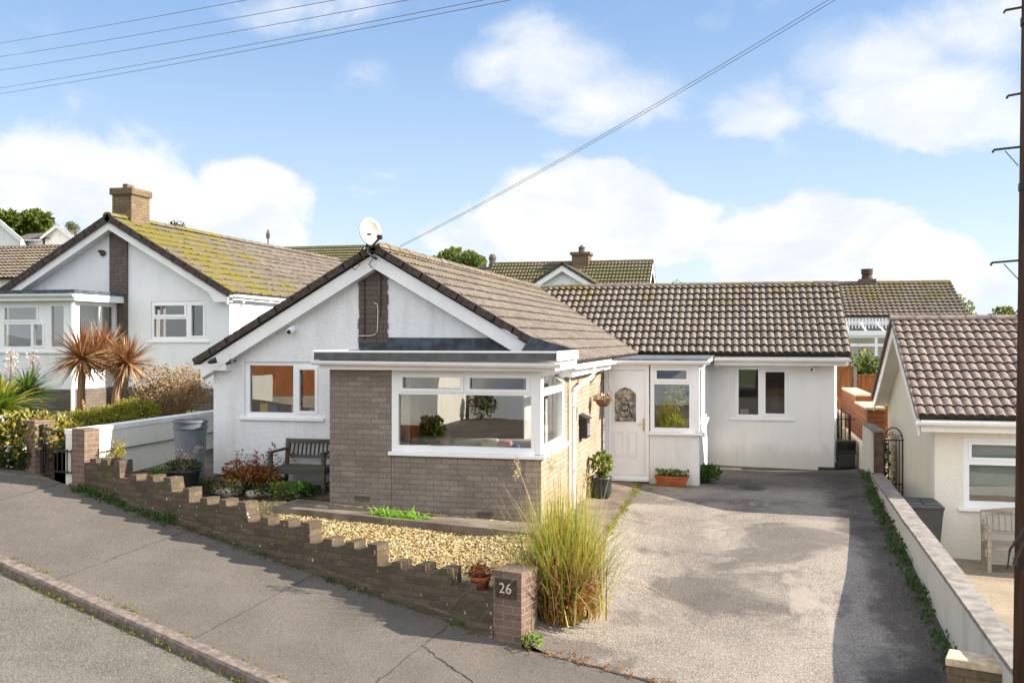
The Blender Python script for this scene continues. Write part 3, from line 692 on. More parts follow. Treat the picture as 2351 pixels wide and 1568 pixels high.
gi = [(g[0]*1.0+(.02 if g[0] > -2.2 else -.02 if g[0] < -2.2 else 0), g[1]+(.02 if g[1] > 1.5 else -.02)) for g in gl]
d.plate(front(YD), gi, [gl], -.03, -.014)
door = d.build('front_door', 'upvc', house)
g = MB(); g.add([front(YD).p(a, -.05, c) for a, c in gl], [tuple(range(len(gl)))]); g.build('door_glass', 'obscure_glass', door, fix=False)
g = MB(); rr = random.Random(5)
P = [front(YD).p(-2.2+.12*sin(i*.62)*(.4+i/34), -.044, 1.52-.011*i+.10*cos(i*.62)) for i in range(30)]
g.tube(P, .009, 5)
g.build('leaded_motif', 'black_metal', door)
h = MB(); h.bbox(-1.865, -1.835, -.03, -.018, 1.0, 1.24, .004, front(YD)); h.tube([front(YD).p(-1.85, -.02, 1.13), front(YD).p(-1.85, .03, 1.13), front(YD).p(-1.95, .035, 1.13)], .010, 8); h.build('door_handle', 'brass', door)
h = MB(); h.bbox(-2.62, -1.74, .0, .05, .035, .085, .005, front(YD)); h.build('threshold', 'upvc', dfm)
window(house, front(YD), -1.72, XP+.002, .99, 2.27, [(-1.60, -1.03, 2.0, 2.17), (-1.645, -.985, 1.07, 1.90)], .08, 0, (-1.745, XP+.06, .06), 'glass_strong', name='porch_window', sash=(0,))
window(house, sideR(XP), YD+.081, YW, .99, 2.27, [(YD+.2, 20.0, 1.07, 2.18), (20.1, 21.5, 1.07, 2.18), (21.6, 23.2, 1.07, 2.18)], .08, 0, (YD-.05, YW, .06), name='porch_side_window')
r = MB(); r.box(-2.42, XP+.16, 18.48, YW, 2.355, 2.39); r.build('porch_roof', 'felt_grey', house)
t = MB(); t.box(-2.62, XP+.13, 18.50, 18.53, 2.272, 2.359); t.box(XP+.10, XP+.13, 18.531, YW, 2.272, 2.359); t.box(-2.62, XP+.099, 18.531, YD+.3, 2.272, 2.285); t.build('porch_fascia', 'upvc', house)
gutter('porch_gutter', (-2.42, 18.45, 2.355), (XP+.20, 18.45, 2.345), house)
m = MB(); m.tube([(XP+.06, 18.72, 2.27), (XP+.06, 18.72, 1.06), (XP+.09, 18.70, 1.0), (XP+.09, 18.70, .9)], .03, 8); m.build('porch_downpipe', 'upvc', house)
# wing
f = MB(); f.plate(front(YW), rect(XP-.2, XR, -.45, 2.34), [rect(-.17, 1.05, .92, 2.12)], -.25, 0); f.box(XR-.25, XR, YW+.251, 28.7, -.45, 2.34); f.box(XP-1.8, XR, 28.701, 28.95, -.45, 2.34); f.build('wing_wall', 'wing_render', house)
m = MB(); m.plate(sideR(XR), [(YW, 2.341), (28.7, 2.341), (YR, 3.95)], [], -.2, 0); m.build('wing_gable', 'wing_render', house)
m = MB(); m.box(XR-.36, XR+.004, YW-.004, YW+.1, -.45, -.19); m.build('plinth_step', 'verge_dark', house)
window(house, front(YW), -.17, 1.05, .92, 2.12, [(-.09, .36, .99, 2.05), (.52, .96, 1.02, 2.0)], .07, .03, (-.30, 1.18, .04), name='wing_window', sash=(1,))
gutter('wing_gutter', (XP+.16, YE-.06, ZE-.075), (XV, YE-.06, ZE-.085), house, r=.06)
m = MB(); m.box(XP+.16, XV-.08, YE+.03, YE+.06, ZE-.24, ZE-.04); m.box(XP+.16, XV-.08, YE+.061, YW-.001, ZE-.24, ZE-.22); m.build('wing_fascia', 'upvc_warm', house)
m = MB(); m.tube([(XR+.04, YW+.2, 2.2), (XR+.04, YW+.2, -.1)], .03, 8); m.build('wing_downpipe', 'upvc', house)
# inside: floor, dark back walls
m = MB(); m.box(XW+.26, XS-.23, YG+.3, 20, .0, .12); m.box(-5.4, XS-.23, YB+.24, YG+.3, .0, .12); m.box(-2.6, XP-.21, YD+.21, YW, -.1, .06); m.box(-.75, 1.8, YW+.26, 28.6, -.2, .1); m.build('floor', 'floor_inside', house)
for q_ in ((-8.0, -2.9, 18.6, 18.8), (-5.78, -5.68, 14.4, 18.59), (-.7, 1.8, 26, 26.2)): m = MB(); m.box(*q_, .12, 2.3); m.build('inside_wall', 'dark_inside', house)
m = MB(); m.box(XW+.26, XS-.23, YG+.26, 20, 2.36, 2.40); m.box(-5.46, XS-.23, YB+.24, YG+.25, 2.355, 2.40); m.build('ceiling', 'barge_white', house)
# ------------------------------------------------------------------ things fixed to or standing by the house
def dish():
    c = Vector((-5.50, 13.72, 4.38)); t = thing('satellite_dish', 'pale grey satellite dish with black arm on the apex of the main gable', 'satellite dish', c)
    n = Vector((.72, -.66, .22)).normalized(); x = n.cross(Vector((0, 0, 1))).normalized(); y = x.cross(n)
    V = []; F = []; R = .205; nr, na = 6, 28
    for r in range(nr+1):
        k = r/nr
        for a in range(na): th = 2*pi*a/na; V.append(c+x*(R*.9*k*cos(th))+y*(R*1.08*k*sin(th))+n*(.055*k*k-.02))
    F = [(r*na+a, r*na+(a+1) % na, (r+1)*na+(a+1) % na, (r+1)*na+a) for r in range(nr) for a in range(na)]
    k0 = len(V); V += [Vector(v)-n*.012 for v in V[:]]; F += [tuple(k0+i for i in reversed(f)) for f in F[:]]
    F += [(nr*na+a, nr*na+(a+1) % na, k0+nr*na+(a+1) % na, k0+nr*na+a) for a in range(na)]
    link_mesh('reflector', V, F, 'dish_grey', t, True)
    m = MB(); e = c-y*.24+n*.02; l = c+n*.36-y*.21+x*.02
    m.bar(e, l, .022, .03); m.box(l.x-.03, l.x+.03, l.y-.03, l.y+.03, l.z-.02, l.z+.045); m.tube([l, l+(c-l)*.2], .022, 8); m.build('feed_arm', 'black_metal', t)
    m = MB(); m.bar(c-n*.03, c-n*.1-Vector((0, 0, .1)), .06, .08); m.tube([c-n*.08, c-n*.08-Vector((0, 0, .30)), (XA+.05, YV-.0, ZA-.18)], .02, 8); m.build('bracket', 'black_metal', t)
    m = MB(); rr = random.Random(2)
    pts = [(XA+.05, YV-.05, ZA-.1)]
    m.tube([(-5.42, 13.84, 4.1), (-5.48, 13.8, 3.98), (-5.55, 13.83, 3.9), (-5.52, 14.0, 3.82), (-5.44, 14.05, 3.75), (-5.45, 14.06, 3.1)], .008, 5)
    m.tube([(-5.75, 13.83, 3.98), (-5.85, 13.8, 3.88), (-5.78, 13.83, 3.82), (-5.7, 13.83, 3.9), (-5.78, 13.83, 3.98), (-5.6, 13.83, 4.0)], .010, 5)
    m.tube([(-5.71, 14.06, 3.8), (-5.71, 14.062, 2.75)], .010, 5); m.build('cable', 'black_metal', t)
    m = MB(); m.tube([(-5.56, 14.05, 3.32), (-5.50, 14.05, 3.30), (-5.49, 14.05, 3.2), (-5.50, 14.05, 2.88), (-5.54, 14.05, 2.83), (-5.62, 14.05, 2.81), (-5.82, 14.06, 2.81)], .008, 6); m.build('cable', 'numeral', t)
dish()
def cctv(p, d, label):
    t = thing('security_camera', label, 'camera', p); p = Vector(p); d = Vector(d).normalized()
    m = MB(); m.lathe((0, 0, 0), [(0, 0), (.07, 0), (.07, .025), (0, .025)], 14)
    m.v = [tuple(p+Vector((v[0], v[2]*-1, v[1]))) for v in m.v]; m.build('mount', 'upvc', t)
    m = MB(); m.tube([p+Vector((0, -.02, 0)), p+Vector((.01, -.06, -.01)), p+Vector((.02, -.08, -.01))+d*.02], .018, 8); m.tube([p+Vector((0, -.07, -.01))-d*.03, p+Vector((0, -.07, -.01))+d*.15], .052, 14); m.build('body', 'upvc', t)
    m = MB(); e = p+Vector((0, -.07, -.01))+d*.151; m.tube([e, e+d*.008], .034, 12); m.build('lens', 'black_plastic', t)
cctv((-6.92, YG-.001, 2.93), (.1, -1, -.35), 'small white security camera high on the white gable wall above the kitchen window')
cctv((1.62, YW-.001, 2.12), (-.55, -1, -.35), 'white security camera under the gutter right of the wing window')
t = thing('floodlight', 'black outdoor light and sensor under the left end of the main gable', 'outdoor light', (-8.02, 13.9, 2.43))
m = MB(); m.tube([(-8.12, 13.80, 2.43), (-8.20, 13.74, 2.40)], [.05, .035], 12); m.tube([(-8.20, 13.74, 2.40), (-8.23, 13.72, 2.39)], [.035, .01], 12); m.build('lamp_head', 'black_plastic', t)
m = MB(); m.tube([(-7.98, 14.085, 2.50), (-7.95, 13.93, 2.50), (-7.95, 13.93, 2.38), (-8.02, 13.93, 2.37)], .022, 8); m.box(-8.0, -7.93, 14.05, 14.088, 2.40, 2.53); m.build('bracket', 'black_metal', t)
# on the brick side wall
t = thing('post_box', 'black wall mounted letter box on the sunlit brick wall left of the porch door', 'letter box', (XS+.06, 15.95, 1.3))
m = MB(); m.box(XS+.001, XS+.13, 15.78, 16.12, 1.12, 1.44); m.build('body', 'black_metal', t)
m = MB(); m.add([(XS+.001, 15.75, 1.52), (XS+.16, 15.75, 1.442), (XS+.16, 16.15, 1.442), (XS+.001, 16.15, 1.52), (XS+.001, 15.75, 1.44), (XS+.16, 15.75, 1.43), (XS+.16, 16.15, 1.43), (XS+.001, 16.15, 1.44)], [(0, 1, 2, 3), (7, 6, 5, 4), (0, 4, 5, 1), (1, 5, 6, 2), (2, 6, 7, 3), (3, 7, 4, 0)]); m.build('lid', 'black_plastic', t)
m = MB(); m.box(XS+.131, XS+.136, 15.82, 16.08, 1.16, 1.36); m.build('newspaper_holder', 'grey_plastic', t)
m = MB(); m.blob((XS+.02, 15.35, 1.60), 1, 4, .06, 2, (.02, .085, .16)); tag(m.build('wall_plaque', 'rust_metal', smooth=True), 'dark oval plaque on the brick wall between the downpipe and the letter box', 'plaque')
def leaf_cloud(mb, c, rad, n, size, seed, up=.3, surf=.6, fold=True, elong=1.7):
    """n leaf quads spread through an ellipsoid"""
    r = random.Random(seed); c = Vector(c)
    for _ in range(n):
        d = Vector((r.gauss(0, 1), r.gauss(0, 1), r.gauss(0, 1))).normalized(); k = r.random()**(1/3)
        k = surf+(1-surf)*k if r.random() < .7 else k
        p = c+Vector((d.x*rad[0]*k, d.y*rad[1]*k, d.z*rad[2]*k))
        a = (d+Vector((r.gauss(0, .7), r.gauss(0, .7), r.gauss(0, .7)+up))).normalized()
        b = a.cross(Vector((r.gauss(0, 1), r.gauss(0, 1), r.gauss(0, 1)))).normalized(); s = size*r.uniform(.6, 1.4); w = s/elong
        n_ = a.cross(b)*(.18*s)
        mb.add([p, p+a*s*.5+b*w*.5+n_, p+a*s, p+a*s*.5-b*w*.5+n_], [(0, 1, 2), (0, 2, 3)])
    return mb
def sticks(mb, c, n, h, spread, rad, seed, bend=.3, z0=0):
    r = random.Random(seed); c = Vector(c); tips = []
    for _ in range(n):
        th = r.uniform(0, 2*pi); s = r.uniform(.1, 1)*spread; hh = h*r.uniform(.55, 1.05)
        b = c+Vector((cos(th)*s*.15, sin(th)*s*.15, z0)); e = c+Vector((cos(th)*s, sin(th)*s, hh)); m_ = (b+e)/2+Vector((r.gauss(0, .05), r.gauss(0, .05), .08*hh*bend))
        mb.tube([b, m_, e], [rad, rad*.8, rad*.35], 4); tips.append(e)
    return tips
def blades(mb, c, n, L, spread, w, seed, droop=.5, lean=(.1, .9), base=.1, segs=5):
    """arching grass blades"""
    r = random.Random(seed); c = Vector(c)
    for _ in range(n):
        th = r.uniform(0, 2*pi); ln = L*r.uniform(.55, 1.1); le = r.uniform(*lean)*spread; dr = droop*r.uniform(.3, 1.3)
        o = c+Vector((r.gauss(0, base), r.gauss(0, base), 0)); d = Vector((cos(th), sin(th), 0)); sd_ = Vector((-sin(th), cos(th), 0)); P = []
        for k in range(segs+1):
            q = k/segs; p = o+d*(le*ln*(q+.35*dr*q*q))+Vector((0, 0, ln*(q*(1-.35*le))-dr*le*ln*q**2.6))
            ww = w*(1-q**1.6)*.5+.0006; tw = sd_*cos(q*.8)+Vector((0, 0, sin(q*.8)*.4)); P += [p-tw*ww, p+tw*ww]
        mb.add(P, [(2*i, 2*i+1, 2*i+3, 2*i+2) for i in range(segs)])
    return mb
# hanging basket
t = thing('hanging_basket', 'round brown hanging basket of faded flowers on a bracket by the porch door', 'hanging basket', (-2.40, 17.0, 1.6))
m = MB(); c = (-2.40, 17.0, 1.56); m.lathe(c, [(.0, .0), (.07, .012), (.115, .05), (.145, .11), (.15, .135), (.14, .135), (.0, .12)], 18); m.build('basket', 'bark', t)
m = MB(); leaf_cloud(m, (-2.40, 17.0, 1.72), (.16, .16, .05), 130, .055, 3); m.build('foliage', 'twig_tan', t, fix=False); m = MB(); leaf_cloud(m, (-2.40, 17.0, 1.73), (.16, .16, .05), 50, .05, 4); m.build('blossom', 'bloom', t, fix=False)
m = MB(); m.bar((XS, 17.0, 2.28), (XS, 17.0, 1.95), .02, .02); m.bar((XS, 17, 2.22), (-2.38, 17, 2.22), .016, .016); m.bar((XS, 17, 1.98), (-2.44, 17, 2.21), .014, .014)
for k in range(3): m.tube([(-2.40, 17, 2.21), (-2.40+.17*cos(k*2.1), 17+.17*sin(k*2.1), 1.73)], .005, 4)
m.build('bracket', 'black_metal', t)
def pot(name, label, cat, p, prof, mat, n=22, group=None):
    t = thing(name, label, cat, p, group); m = MB(); m.lathe(p, prof, n); m.build('pot', mat, t, smooth=True); m = MB(); m.lathe(p, [(.0, prof[-1][1]-.02), (prof[-1][0]+.004, prof[-1][1]-.02)], n); m.build('compost', 'soil', t); return t
p = Vector((-2.41, 16.75, gz(-2.41, 16.75)+.014))
t = pot('plant_pot', 'black glazed pot with a bushy variegated shrub left of the porch door', 'potted plant', p, [(0, 0), (.15, 0), (.18, .05), (.195, .18), (.185, .31), (.20, .33), (.20, .37), (.18, .37), (.17, .33)], 'black_plastic')
m = MB(); sticks(m, p+Vector((0, 0, .3)), 9, .35, .14, .008, 3); m.build('stem', 'bark', t, fix=False)
m = MB(); leaf_cloud(m, p+Vector((.02, 0, .60)), (.16, .16, .19), 280, .075, 8); m.build('foliage', 'green_leaf', t, fix=False); m = MB(); leaf_cloud(m, p+Vector((.03, 0, .58)), (.17, .17, .19), 120, .07, 9); m.build('pale_foliage', 'yellow_leaf', t, fix=False)
# terracotta trough and bush by the porch
q = Vector((-1.30, 18.44, gz(-1.3, 18.44)+.005)); t = thing('plant_trough', 'terracotta trough of small leafy plants below the porch window', 'planter', q)
m = MB(); a, b_ = .30, .10
vs = [(q.x+sx*a*k, q.y+sy*b_*k, q.z+z_) for z_, k in ((0, .86), (.15, 1), (.15, 1.06), (.185, 1.06), (.185, .96), (.15, .94)) for sx, sy in ((-1, -1), (1, -1), (1, 1), (-1, 1))]
m.add(vs, [(r*4+i, r*4+(i+1) % 4, (r+1)*4+(i+1) % 4, (r+1)*4+i) for r in range(5) for i in range(4)]+[(3, 2, 1, 0), (20, 21, 22, 23)]); m.build('trough', 'terracotta', t)
m = MB()
for i in range(9): leaf_cloud(m, q+Vector((-.26+.065*i, random.uniform(-.04, .04), .23)), (.05, .05, .06), 34, .05, 20+i)
m.build('foliage', 'green_leaf', t, fix=False)
m = MB(); leaf_cloud(m, q+Vector((0, 0, .24)), (.27, .08, .05), 70, .045, 44); m.build('pale_foliage', 'yellow_leaf', t, fix=False)
def bush(name, label, cat, c, rad, n, size, mats, seed, stems=12, lumps=6, kind=None, stem_mat='bark', group=None):
    """a shrub: twigs with clumps of leaves, one foliage part for each leaf colour"""
    c = Vector(c); r = random.Random(seed); t = thing(name, label, cat, c, group)
    m = MB(); tips = sticks(m, c, stems, rad[2]*1.9, max(rad[0], rad[1])*.9, .012, seed); m.build('stem', stem_mat, t, fix=False)
    L = [(c+Vector((r.uniform(-.62, .62)*rad[0], r.uniform(-.62, .62)*rad[1], rad[2]*r.uniform(.55, 1.35))), r.uniform(.38, .62)) for _ in range(lumps)]+[(c+Vector((0, 0, rad[2]*.8)), .8)]
    for j, (mt, share) in enumerate(mats):
        m = MB()
        for k, (lc, s) in enumerate(L): leaf_cloud(m, lc, (rad[0]*s, rad[1]*s, rad[2]*s), int(n*share*s/len(L)*1.6), size, seed*31+k+j*100)
        m.build('foliage', mt, t, fix=False)
    return t
p = on_ground(1621, 1110, gz)
bush('shrub', 'small round green shrub at the right foot of the porch', 'shrub', (p.x+.02, p.y+.15, p.z), (.27, .25, .2), 900, .06, [('green_leaf', .7), ('ivy_leaf', .4)], 61)

# bench against the gable wall
def bench(name, label, O, ang, W, D, SH, BH, mat, arched=False, slats=12):
    t = thing(name, label, 'bench', O); R = Matrix.Rotation(ang, 3, 'Z'); O = Vector(O)
    fr = Fr(O, R @ Vector((1, 0, 0)), R @ Vector((0, -1, 0)))         # a along, b to the front
    def part(n, fn): m = MB(); fn(m); m.build(n, mat, t)
    for a in (0, W):
        part('leg', lambda m: m.bar(fr.p(a, 0, 0), fr.p(a, -.09, BH), .055, .05)); part('leg', lambda m: m.bar(fr.p(a, D, 0), fr.p(a, D, SH+.22), .055, .055))
        part('armrest', lambda m: (m.bar(fr.p(a, -.05, SH+.235), fr.p(a, D+.05, SH+.235), .065, .03), m.bar(fr.p(a, -.02, SH-.06), fr.p(a, D, SH-.06), .035, .06), m.bar(fr.p(a, 0, .14), fr.p(a, D, .14), .03, .04)))
    def seat(m):
        for i in range(6): b0 = .0+i*D/6; m.box(.02, W-.02, b0+.006, b0+D/6-.008, SH-.022, SH, fr)
        m.box(0, W, D-.03, D, SH-.09, SH-.023, fr); m.box(0, W, 0, .03, SH-.09, SH-.023, fr); m.box(0, W, D-.02, D+.01, .13, .17, fr)
    part('seat', seat)
    def back(m):
        tz = lambda a: BH-.04+(.07*sin(pi*a/W) if arched else 0)
        n = 14
        for i in range(n): m.bar(fr.p(W*i/n, -.085, tz(W*i/n)), fr.p(W*(i+1)/n, -.085, tz(W*(i+1)/n)), .04, .07)
        m.bar(fr.p(0, -.02, SH+.12), fr.p(W, -.02, SH+.12), .035, .05)
        for i in range(slats): a = W*(i+.7)/(slats+.4); m.bar(fr.p(a, -.025, SH+.12), fr.p(a, -.08, tz(a)), .012, .042, (0, 1, 0))
    part('backrest', back); return t
bench('garden_bench', 'weathered dark wooden slatted bench against the white gable wall', (-6.98, 13.92, .44), radians(1), .86, .52, .37, .76, 'bench_dark')
bench('garden_bench', 'pale grey arched wooden bench below the cream house window', (3.80, 17.0, -.90), radians(-3), 1.3, .5, .42, .88, 'bench_grey', True, 14)
# grey dustbin
p = Vector((-8.28, 13.32, .58)); t = thing('dustbin', 'tall grey plastic dustbin without lid beside the left corner of the house', 'dustbin', p)
m = MB(); m.lathe(p, [(0, .02), (.185, 0), (.20, .03), (.245, .80), (.262, .81), (.262, .835), (.247, .845), (.25, .90), (.27, .905), (.27, .935), (.25, .94), (.235, .90), (.19, .1), (0, .08)], 36); m.build('body', 'grey_plastic', t, smooth=False)
m = MB()
for k in range(36):
    th = 2*pi*k/36; d = Vector((cos(th), sin(th), 0)); m.bar(p+d*.204+Vector((0, 0, .30)), p+d*.235+Vector((0, 0, .70)), .007, .006)
m.build('ribs', 'grey_plastic', t)
# pot with plant by the bin
p = Vector((-8.02, 12.72, .54)); t = pot('plant_pot', 'wide black pot of dark dying flowers in front of the grey dustbin', 'potted plant', p, [(0, 0), (.17, 0), (.20, .04), (.235, .26), (.25, .27), (.25, .30), (.22, .30)], 'black_plastic')
m = MB(); leaf_cloud(m, p+Vector((0, 0, .33)), (.26, .24, .10), 420, .05, 71); m.build('foliage', 'dark_leaf', t, fix=False)
m = MB(); tips = sticks(m, p+Vector((0, 0, .28)), 34, .32, .30, .004, 72); m.build('stem', 'twig_tan', t, fix=False)
m = MB()
for e in tips[:12]: leaf_cloud(m, e, (.02, .02, .02), 6, .03, 5)
m.build('foliage', 'bloom', t, fix=False)
# garden plants in the bed
p = on_ground(575, 1122, gz); m = MB(); t = bush('red_shrub', 'sprawling rust red shrub left of the dark bench', 'shrub', p, (.55, .30, .22), 1400, .055, [('red_leaf', .75), ('grass_rust', .6), ('hedge_leaf', .12)], 81, 40, 7, stem_mat='red_leaf')
m = MB(); tips = sticks(m, p+Vector((.14, .1, 0)), 22, .58, .5, .006, 82); m.build('stem', 'red_leaf', t, fix=False)
m = MB()
for i, e in enumerate(tips): leaf_cloud(m, e, (.04, .04, .10), 12, .04, 300+i)
m.build('foliage', 'red_leaf', t, fix=False)
for (u, v, r_, h_, lab, mats, sd_) in ((650, 1148, .22, .16, 'low bright green plant in the bed below the dark bench', [('green_leaf', .8), ('bright_leaf', .25)], 91), (362, 1112, .24, .14, 'low green plant behind the brick wall below the dustbin', [('green_leaf', .7), ('bright_leaf', .3)], 92), (433, 1122, .17, .14, 'small green plant at the top of the gravel behind the brick wall', [('green_leaf', .7), ('yellow_leaf', .3)], 93), (700, 1135, .14, .10, 'tuft of green leaves near the front leg of the dark bench', [('green_leaf', 1)], 94), (525, 1132, .26, .1, 'low dry plant with yellow leaves at the foot of the rust red shrub', [('hedge_leaf', .5), ('twig_tan', .6)], 95)):
    p = on_ground(u, v, gz); bush('garden_plant', lab, 'plant', p, (r_, r_*.8, h_), 420, .05, mats, sd_, 8, 4)
# arching bright plants by the path
for i, (u, v) in enumerate(((880, 1190), (915, 1198), (950, 1197))):
    p = on_ground(u, v, gz); t = thing('strap_plant', ('leftmost', 'middle', 'rightmost')[i]+' of the three bright green strap leaved plants at the edge of the gravel', 'plant', p, 'strap leaved plants')
    m = MB(); blades(m, p, 70, .30, .9, .035, 110+i, 1.0, (.3, 1.1), .05); m.build('foliage', 'bright_leaf', t, fix=False)
# stones in the bed
for i, (u, v, r_, lab) in enumerate(((590, 1138, .13, 'flat grey stone slab at the edge of the bed below the rust shrub'), (520, 1135, .16, 'low grey rock in the bed behind the brick wall'), (655, 1120, .11, 'rounded grey stone beside the dark bench leg'), (672, 1140, .09, 'small grey stone in front of the dark bench'), (1090, 1222, .05, 'pale round stone at the corner of the gravel'), (1112, 1226, .07, 'larger pale stone beside the path slabs'), (735, 1168, .08, 'small stone at the left foot of the brick pier'))):
    p = on_ground(u, v, gz); m = MB(); m.blob(p+Vector((0, 0, r_*.2)), r_, 50+i, .22, 2, (1.5, .9, .5)); tag(m.build('stone', 'pale_stone' if i in (4, 5) else 'stone', smooth=True), lab, 'stone', 'loose stones in the front garden')

# ------------------------------------------------------------------ gravel
def gravel():
    base = np.array([(0, 0, 1), (.9, 0, .1), (0, .9, -.1), (-.9, 0, .1), (0, -.9, -.1), (0, 0, -.8)]); fc = [(0, 1, 2), (0, 2, 3), (0, 3, 4), (0, 4, 1), (5, 2, 1), (5, 3, 2), (5, 4, 3), (5, 1, 4)]
    V = []; F = []; r = random.Random(9); n = 0
    while n < 18000:
        x, y = r.uniform(-7.7, -2.25), r.uniform(10.1, 12.75); s, t_ = st(x, y)
        edge = 12.02 if x > -6.1 else 12.55
        if t_ > -.2 or y > edge+r.uniform(-.05, .02) or (x < -6.6 and y > 12.62+(x+6.6)*.25): continue
        sz = r.uniform(.008, .018)*(1.0 if r.random() < .9 else 1.5); q = base*np.array([sz*r.uniform(.8, 1.5), sz*r.uniform(.8, 1.4), sz*r.uniform(.6, 1)])
        a = r.uniform(0, 6.28); R = np.array([[cos(a), -sin(a), 0], [sin(a), cos(a), 0], [0, 0, 1]]); tl = r.uniform(-.5, .5); R2 = np.array([[1, 0, 0], [0, cos(tl), -sin(tl)], [0, sin(tl), cos(tl)]])
        q = q@R2.T@R.T+np.array([x, y, gz(x, y)+.012+r.uniform(-.004, .012)]); k = len(V); V += [tuple(v) for v in q]; F += [tuple(i+k for i in f_) for f_ in fc]; n += 1
    tag(link_mesh('gravel', V, F, 'gravel'), 'golden brown gravel between the low brick wall and the path', 'gravel', kind='stuff')
gravel()
sheet('gravel_bed', -8.0, -2.25, 10.0, 12.7, .1, gz, [wall_line((-6, 20), -.15), line_cut((-6.15, 12.02), (-2, 12.02), (-4, 11)) if False else (0, 12.6, 0, 1)], 'gravel', .006, noise=.006)

# ------------------------------------------------------------------ front wall
WF = Fr((PP.x, PP.y, 0), (RE.x, RE.y, 0), (RN.x, RN.y, 0))           # a = along the road, b = towards the road
def front_wall():
    t = thing('garden_wall', 'low stepped brown brick wall with notched top along the pavement', 'wall', WF.p(-3.5, 0, 0))
    m = MB(); S0 = -7.02; top = .0; r = random.Random(4)
    sec = 1.02; s = S0; k = 0; poly_top = []
    SB = [-7.18, -6.42, -5.37, -5.04, -3.97, -2.94, -1.92, -.9, -.345]; s = SB[0]
    while k < len(SB)-1:
        e = SB[k+1]; zb = pav((s+e)/2, 0)+.43 + (.03 if k == 0 else 0)
        q = s; pt_ = .25 if k == 0 else .34
        while q < e-.22:
            j_ = [r.uniform(-.009, .009) for _ in range(4)]; poly_top += [(q, zb+j_[3]), (q+pt_-.135+j_[0], zb+j_[3]*.6), (q+pt_-.133+j_[0], zb+.075+j_[1]), (min(q+pt_-.005, e-.003), zb+.077+j_[1]*.5)]; q += pt_
        s = e; k += 1
    pts = [(S0-.16, pav(S0, 0)-.2)]+[(-.34, pav(-.34, 0)-.2)]
    poly_top[0] = (S0-.16, poly_top[0][1]); poly_top.append((-.34, poly_top[-1][1]-.077)); poly_top[-2] = (min(poly_top[-2][0], -.36), poly_top[-2][1]); poly_top.insert(-1, (poly_top[-2][0]+.004, poly_top[-1][1])); outer = pts+list(reversed(poly_top))
    m.plate(WF, outer, [], -.22, 0); w = m.build('wall_body', 'garden_brick', t)
        # footing course
    n = 30; V = []
    for i in range(n+1):
        a = S0+(-.34-S0)*i/n; V += [WF.p(a, .0, pav(a, 0)+.10), WF.p(a, .028, pav(a, 0)+.085), WF.p(a, .028, pav(a, 0)-.1)]
    mm = MB(); mm.add(V, [(3*i+j, 3*i+j+1, 3*i+j+4, 3*i+j+3) for i in range(n) for j in (0, 1)]); mm.build('footing', 'garden_brick', t, fix=False)
    # pillar with the number
    pt = .285
    m = MB(); m.box(-.345, 0, -.34, .006, pav(0, 0)-.3, pt-.07, WF); m.box(-.349, .004, -.344, .010, pt-.069, pt, WF); pil = m.build('number_pillar', 'pillar_brick', t)
    m = MB(); m.box(-.315, -.06, .011, .017, pt-.29, pt-.085, WF); pl = m.build('number_plate', 'plaque', pil)
    cu = bpy.data.curves.new('numeral', 'FONT'); cu.body = '26'; cu.size = .155; cu.extrude = .003; cu.align_x = 'CENTER'; cu.align_y = 'CENTER'; cu.space_character = 1.05
    to = bpy.data.objects.new('numeral_text', cu); C.objects.link(to); bpy.context.view_layer.update()
    me = bpy.data.meshes.new_from_object(to.evaluated_get(bpy.context.evaluated_depsgraph_get())); bpy.data.objects.remove(to)
    ctr = WF.p(-.19, .0195, pt-.185)
    for v in me.vertices: a, c, b = v.co.x, v.co.y, v.co.z; v.co = ctr+WF.a*a+Vector((0, 0, 1))*c+WF.b*b
    me.materials.clear(); me.materials.append(M['numeral']); o = bpy.data.objects.new('house_number', me); C.objects.link(o); o.parent = pil; o.matrix_parent_inverse = pil.matrix_basis.inverted()
    gt = 1.47
    m = MB(); m.box(S0-.44, S0-.16, -.245, .006, pav(S0, 0)-.3, gt, WF); m.build('gate_pillar', 'pillar_brick', t)
front_wall()
zt = 1.41
m = MB(); m.box(-7.385-.95-.40, -7.385-.95, -.32, .006, pav(-8.5, 0)-.3, 1.50, WF); m.bbox(-7.385-.95-.41, -7.385-.94, -.33, .016, 1.501, 1.545, .012, WF); tag(m.build('gate_post', 'pillar_brick'), 'brick gate post left of the iron gate', 'gate post')
# iron gate
t = thing('garden_gate', 'black iron bar gate between the two brick posts', 'gate', WF.p(-7.86, -.1, .7))
g0, g1 = -8.30, -7.50; zb = pav(-7.9, 0)+.07
m = MB(); m.bar(WF.p(g0, -.1, zb), WF.p(g0, -.1, zb+.72), .04, .04); m.bar(WF.p(g0+.06, -.1, zb+.1), WF.p(g0+.06, -.1, zb+.62), .02, .02); m.bar(WF.p(g1, -.1, zb), WF.p(g1, -.1, zb+.40), .03, .03)
m.bar(WF.p(g0, -.1, zb+.35), WF.p(g1, -.1, zb+.35), .02, .02); m.bar(WF.p(g0, -.1, zb+.04), WF.p(g1, -.1, zb+.04), .02, .02); m.bar(WF.p(g0, -.1, zb+.66), WF.p(g0+.4, -.1, zb+.62), .018, .018); m.build('frame', 'black_metal', t)
for k in range(7): a = g0+.13+k*.112; m = MB(); m.tube([WF.p(a, -.1, zb+.02), WF.p(a, -.1, zb+.38)], .010, 6); m.build('bar', 'black_metal', t)
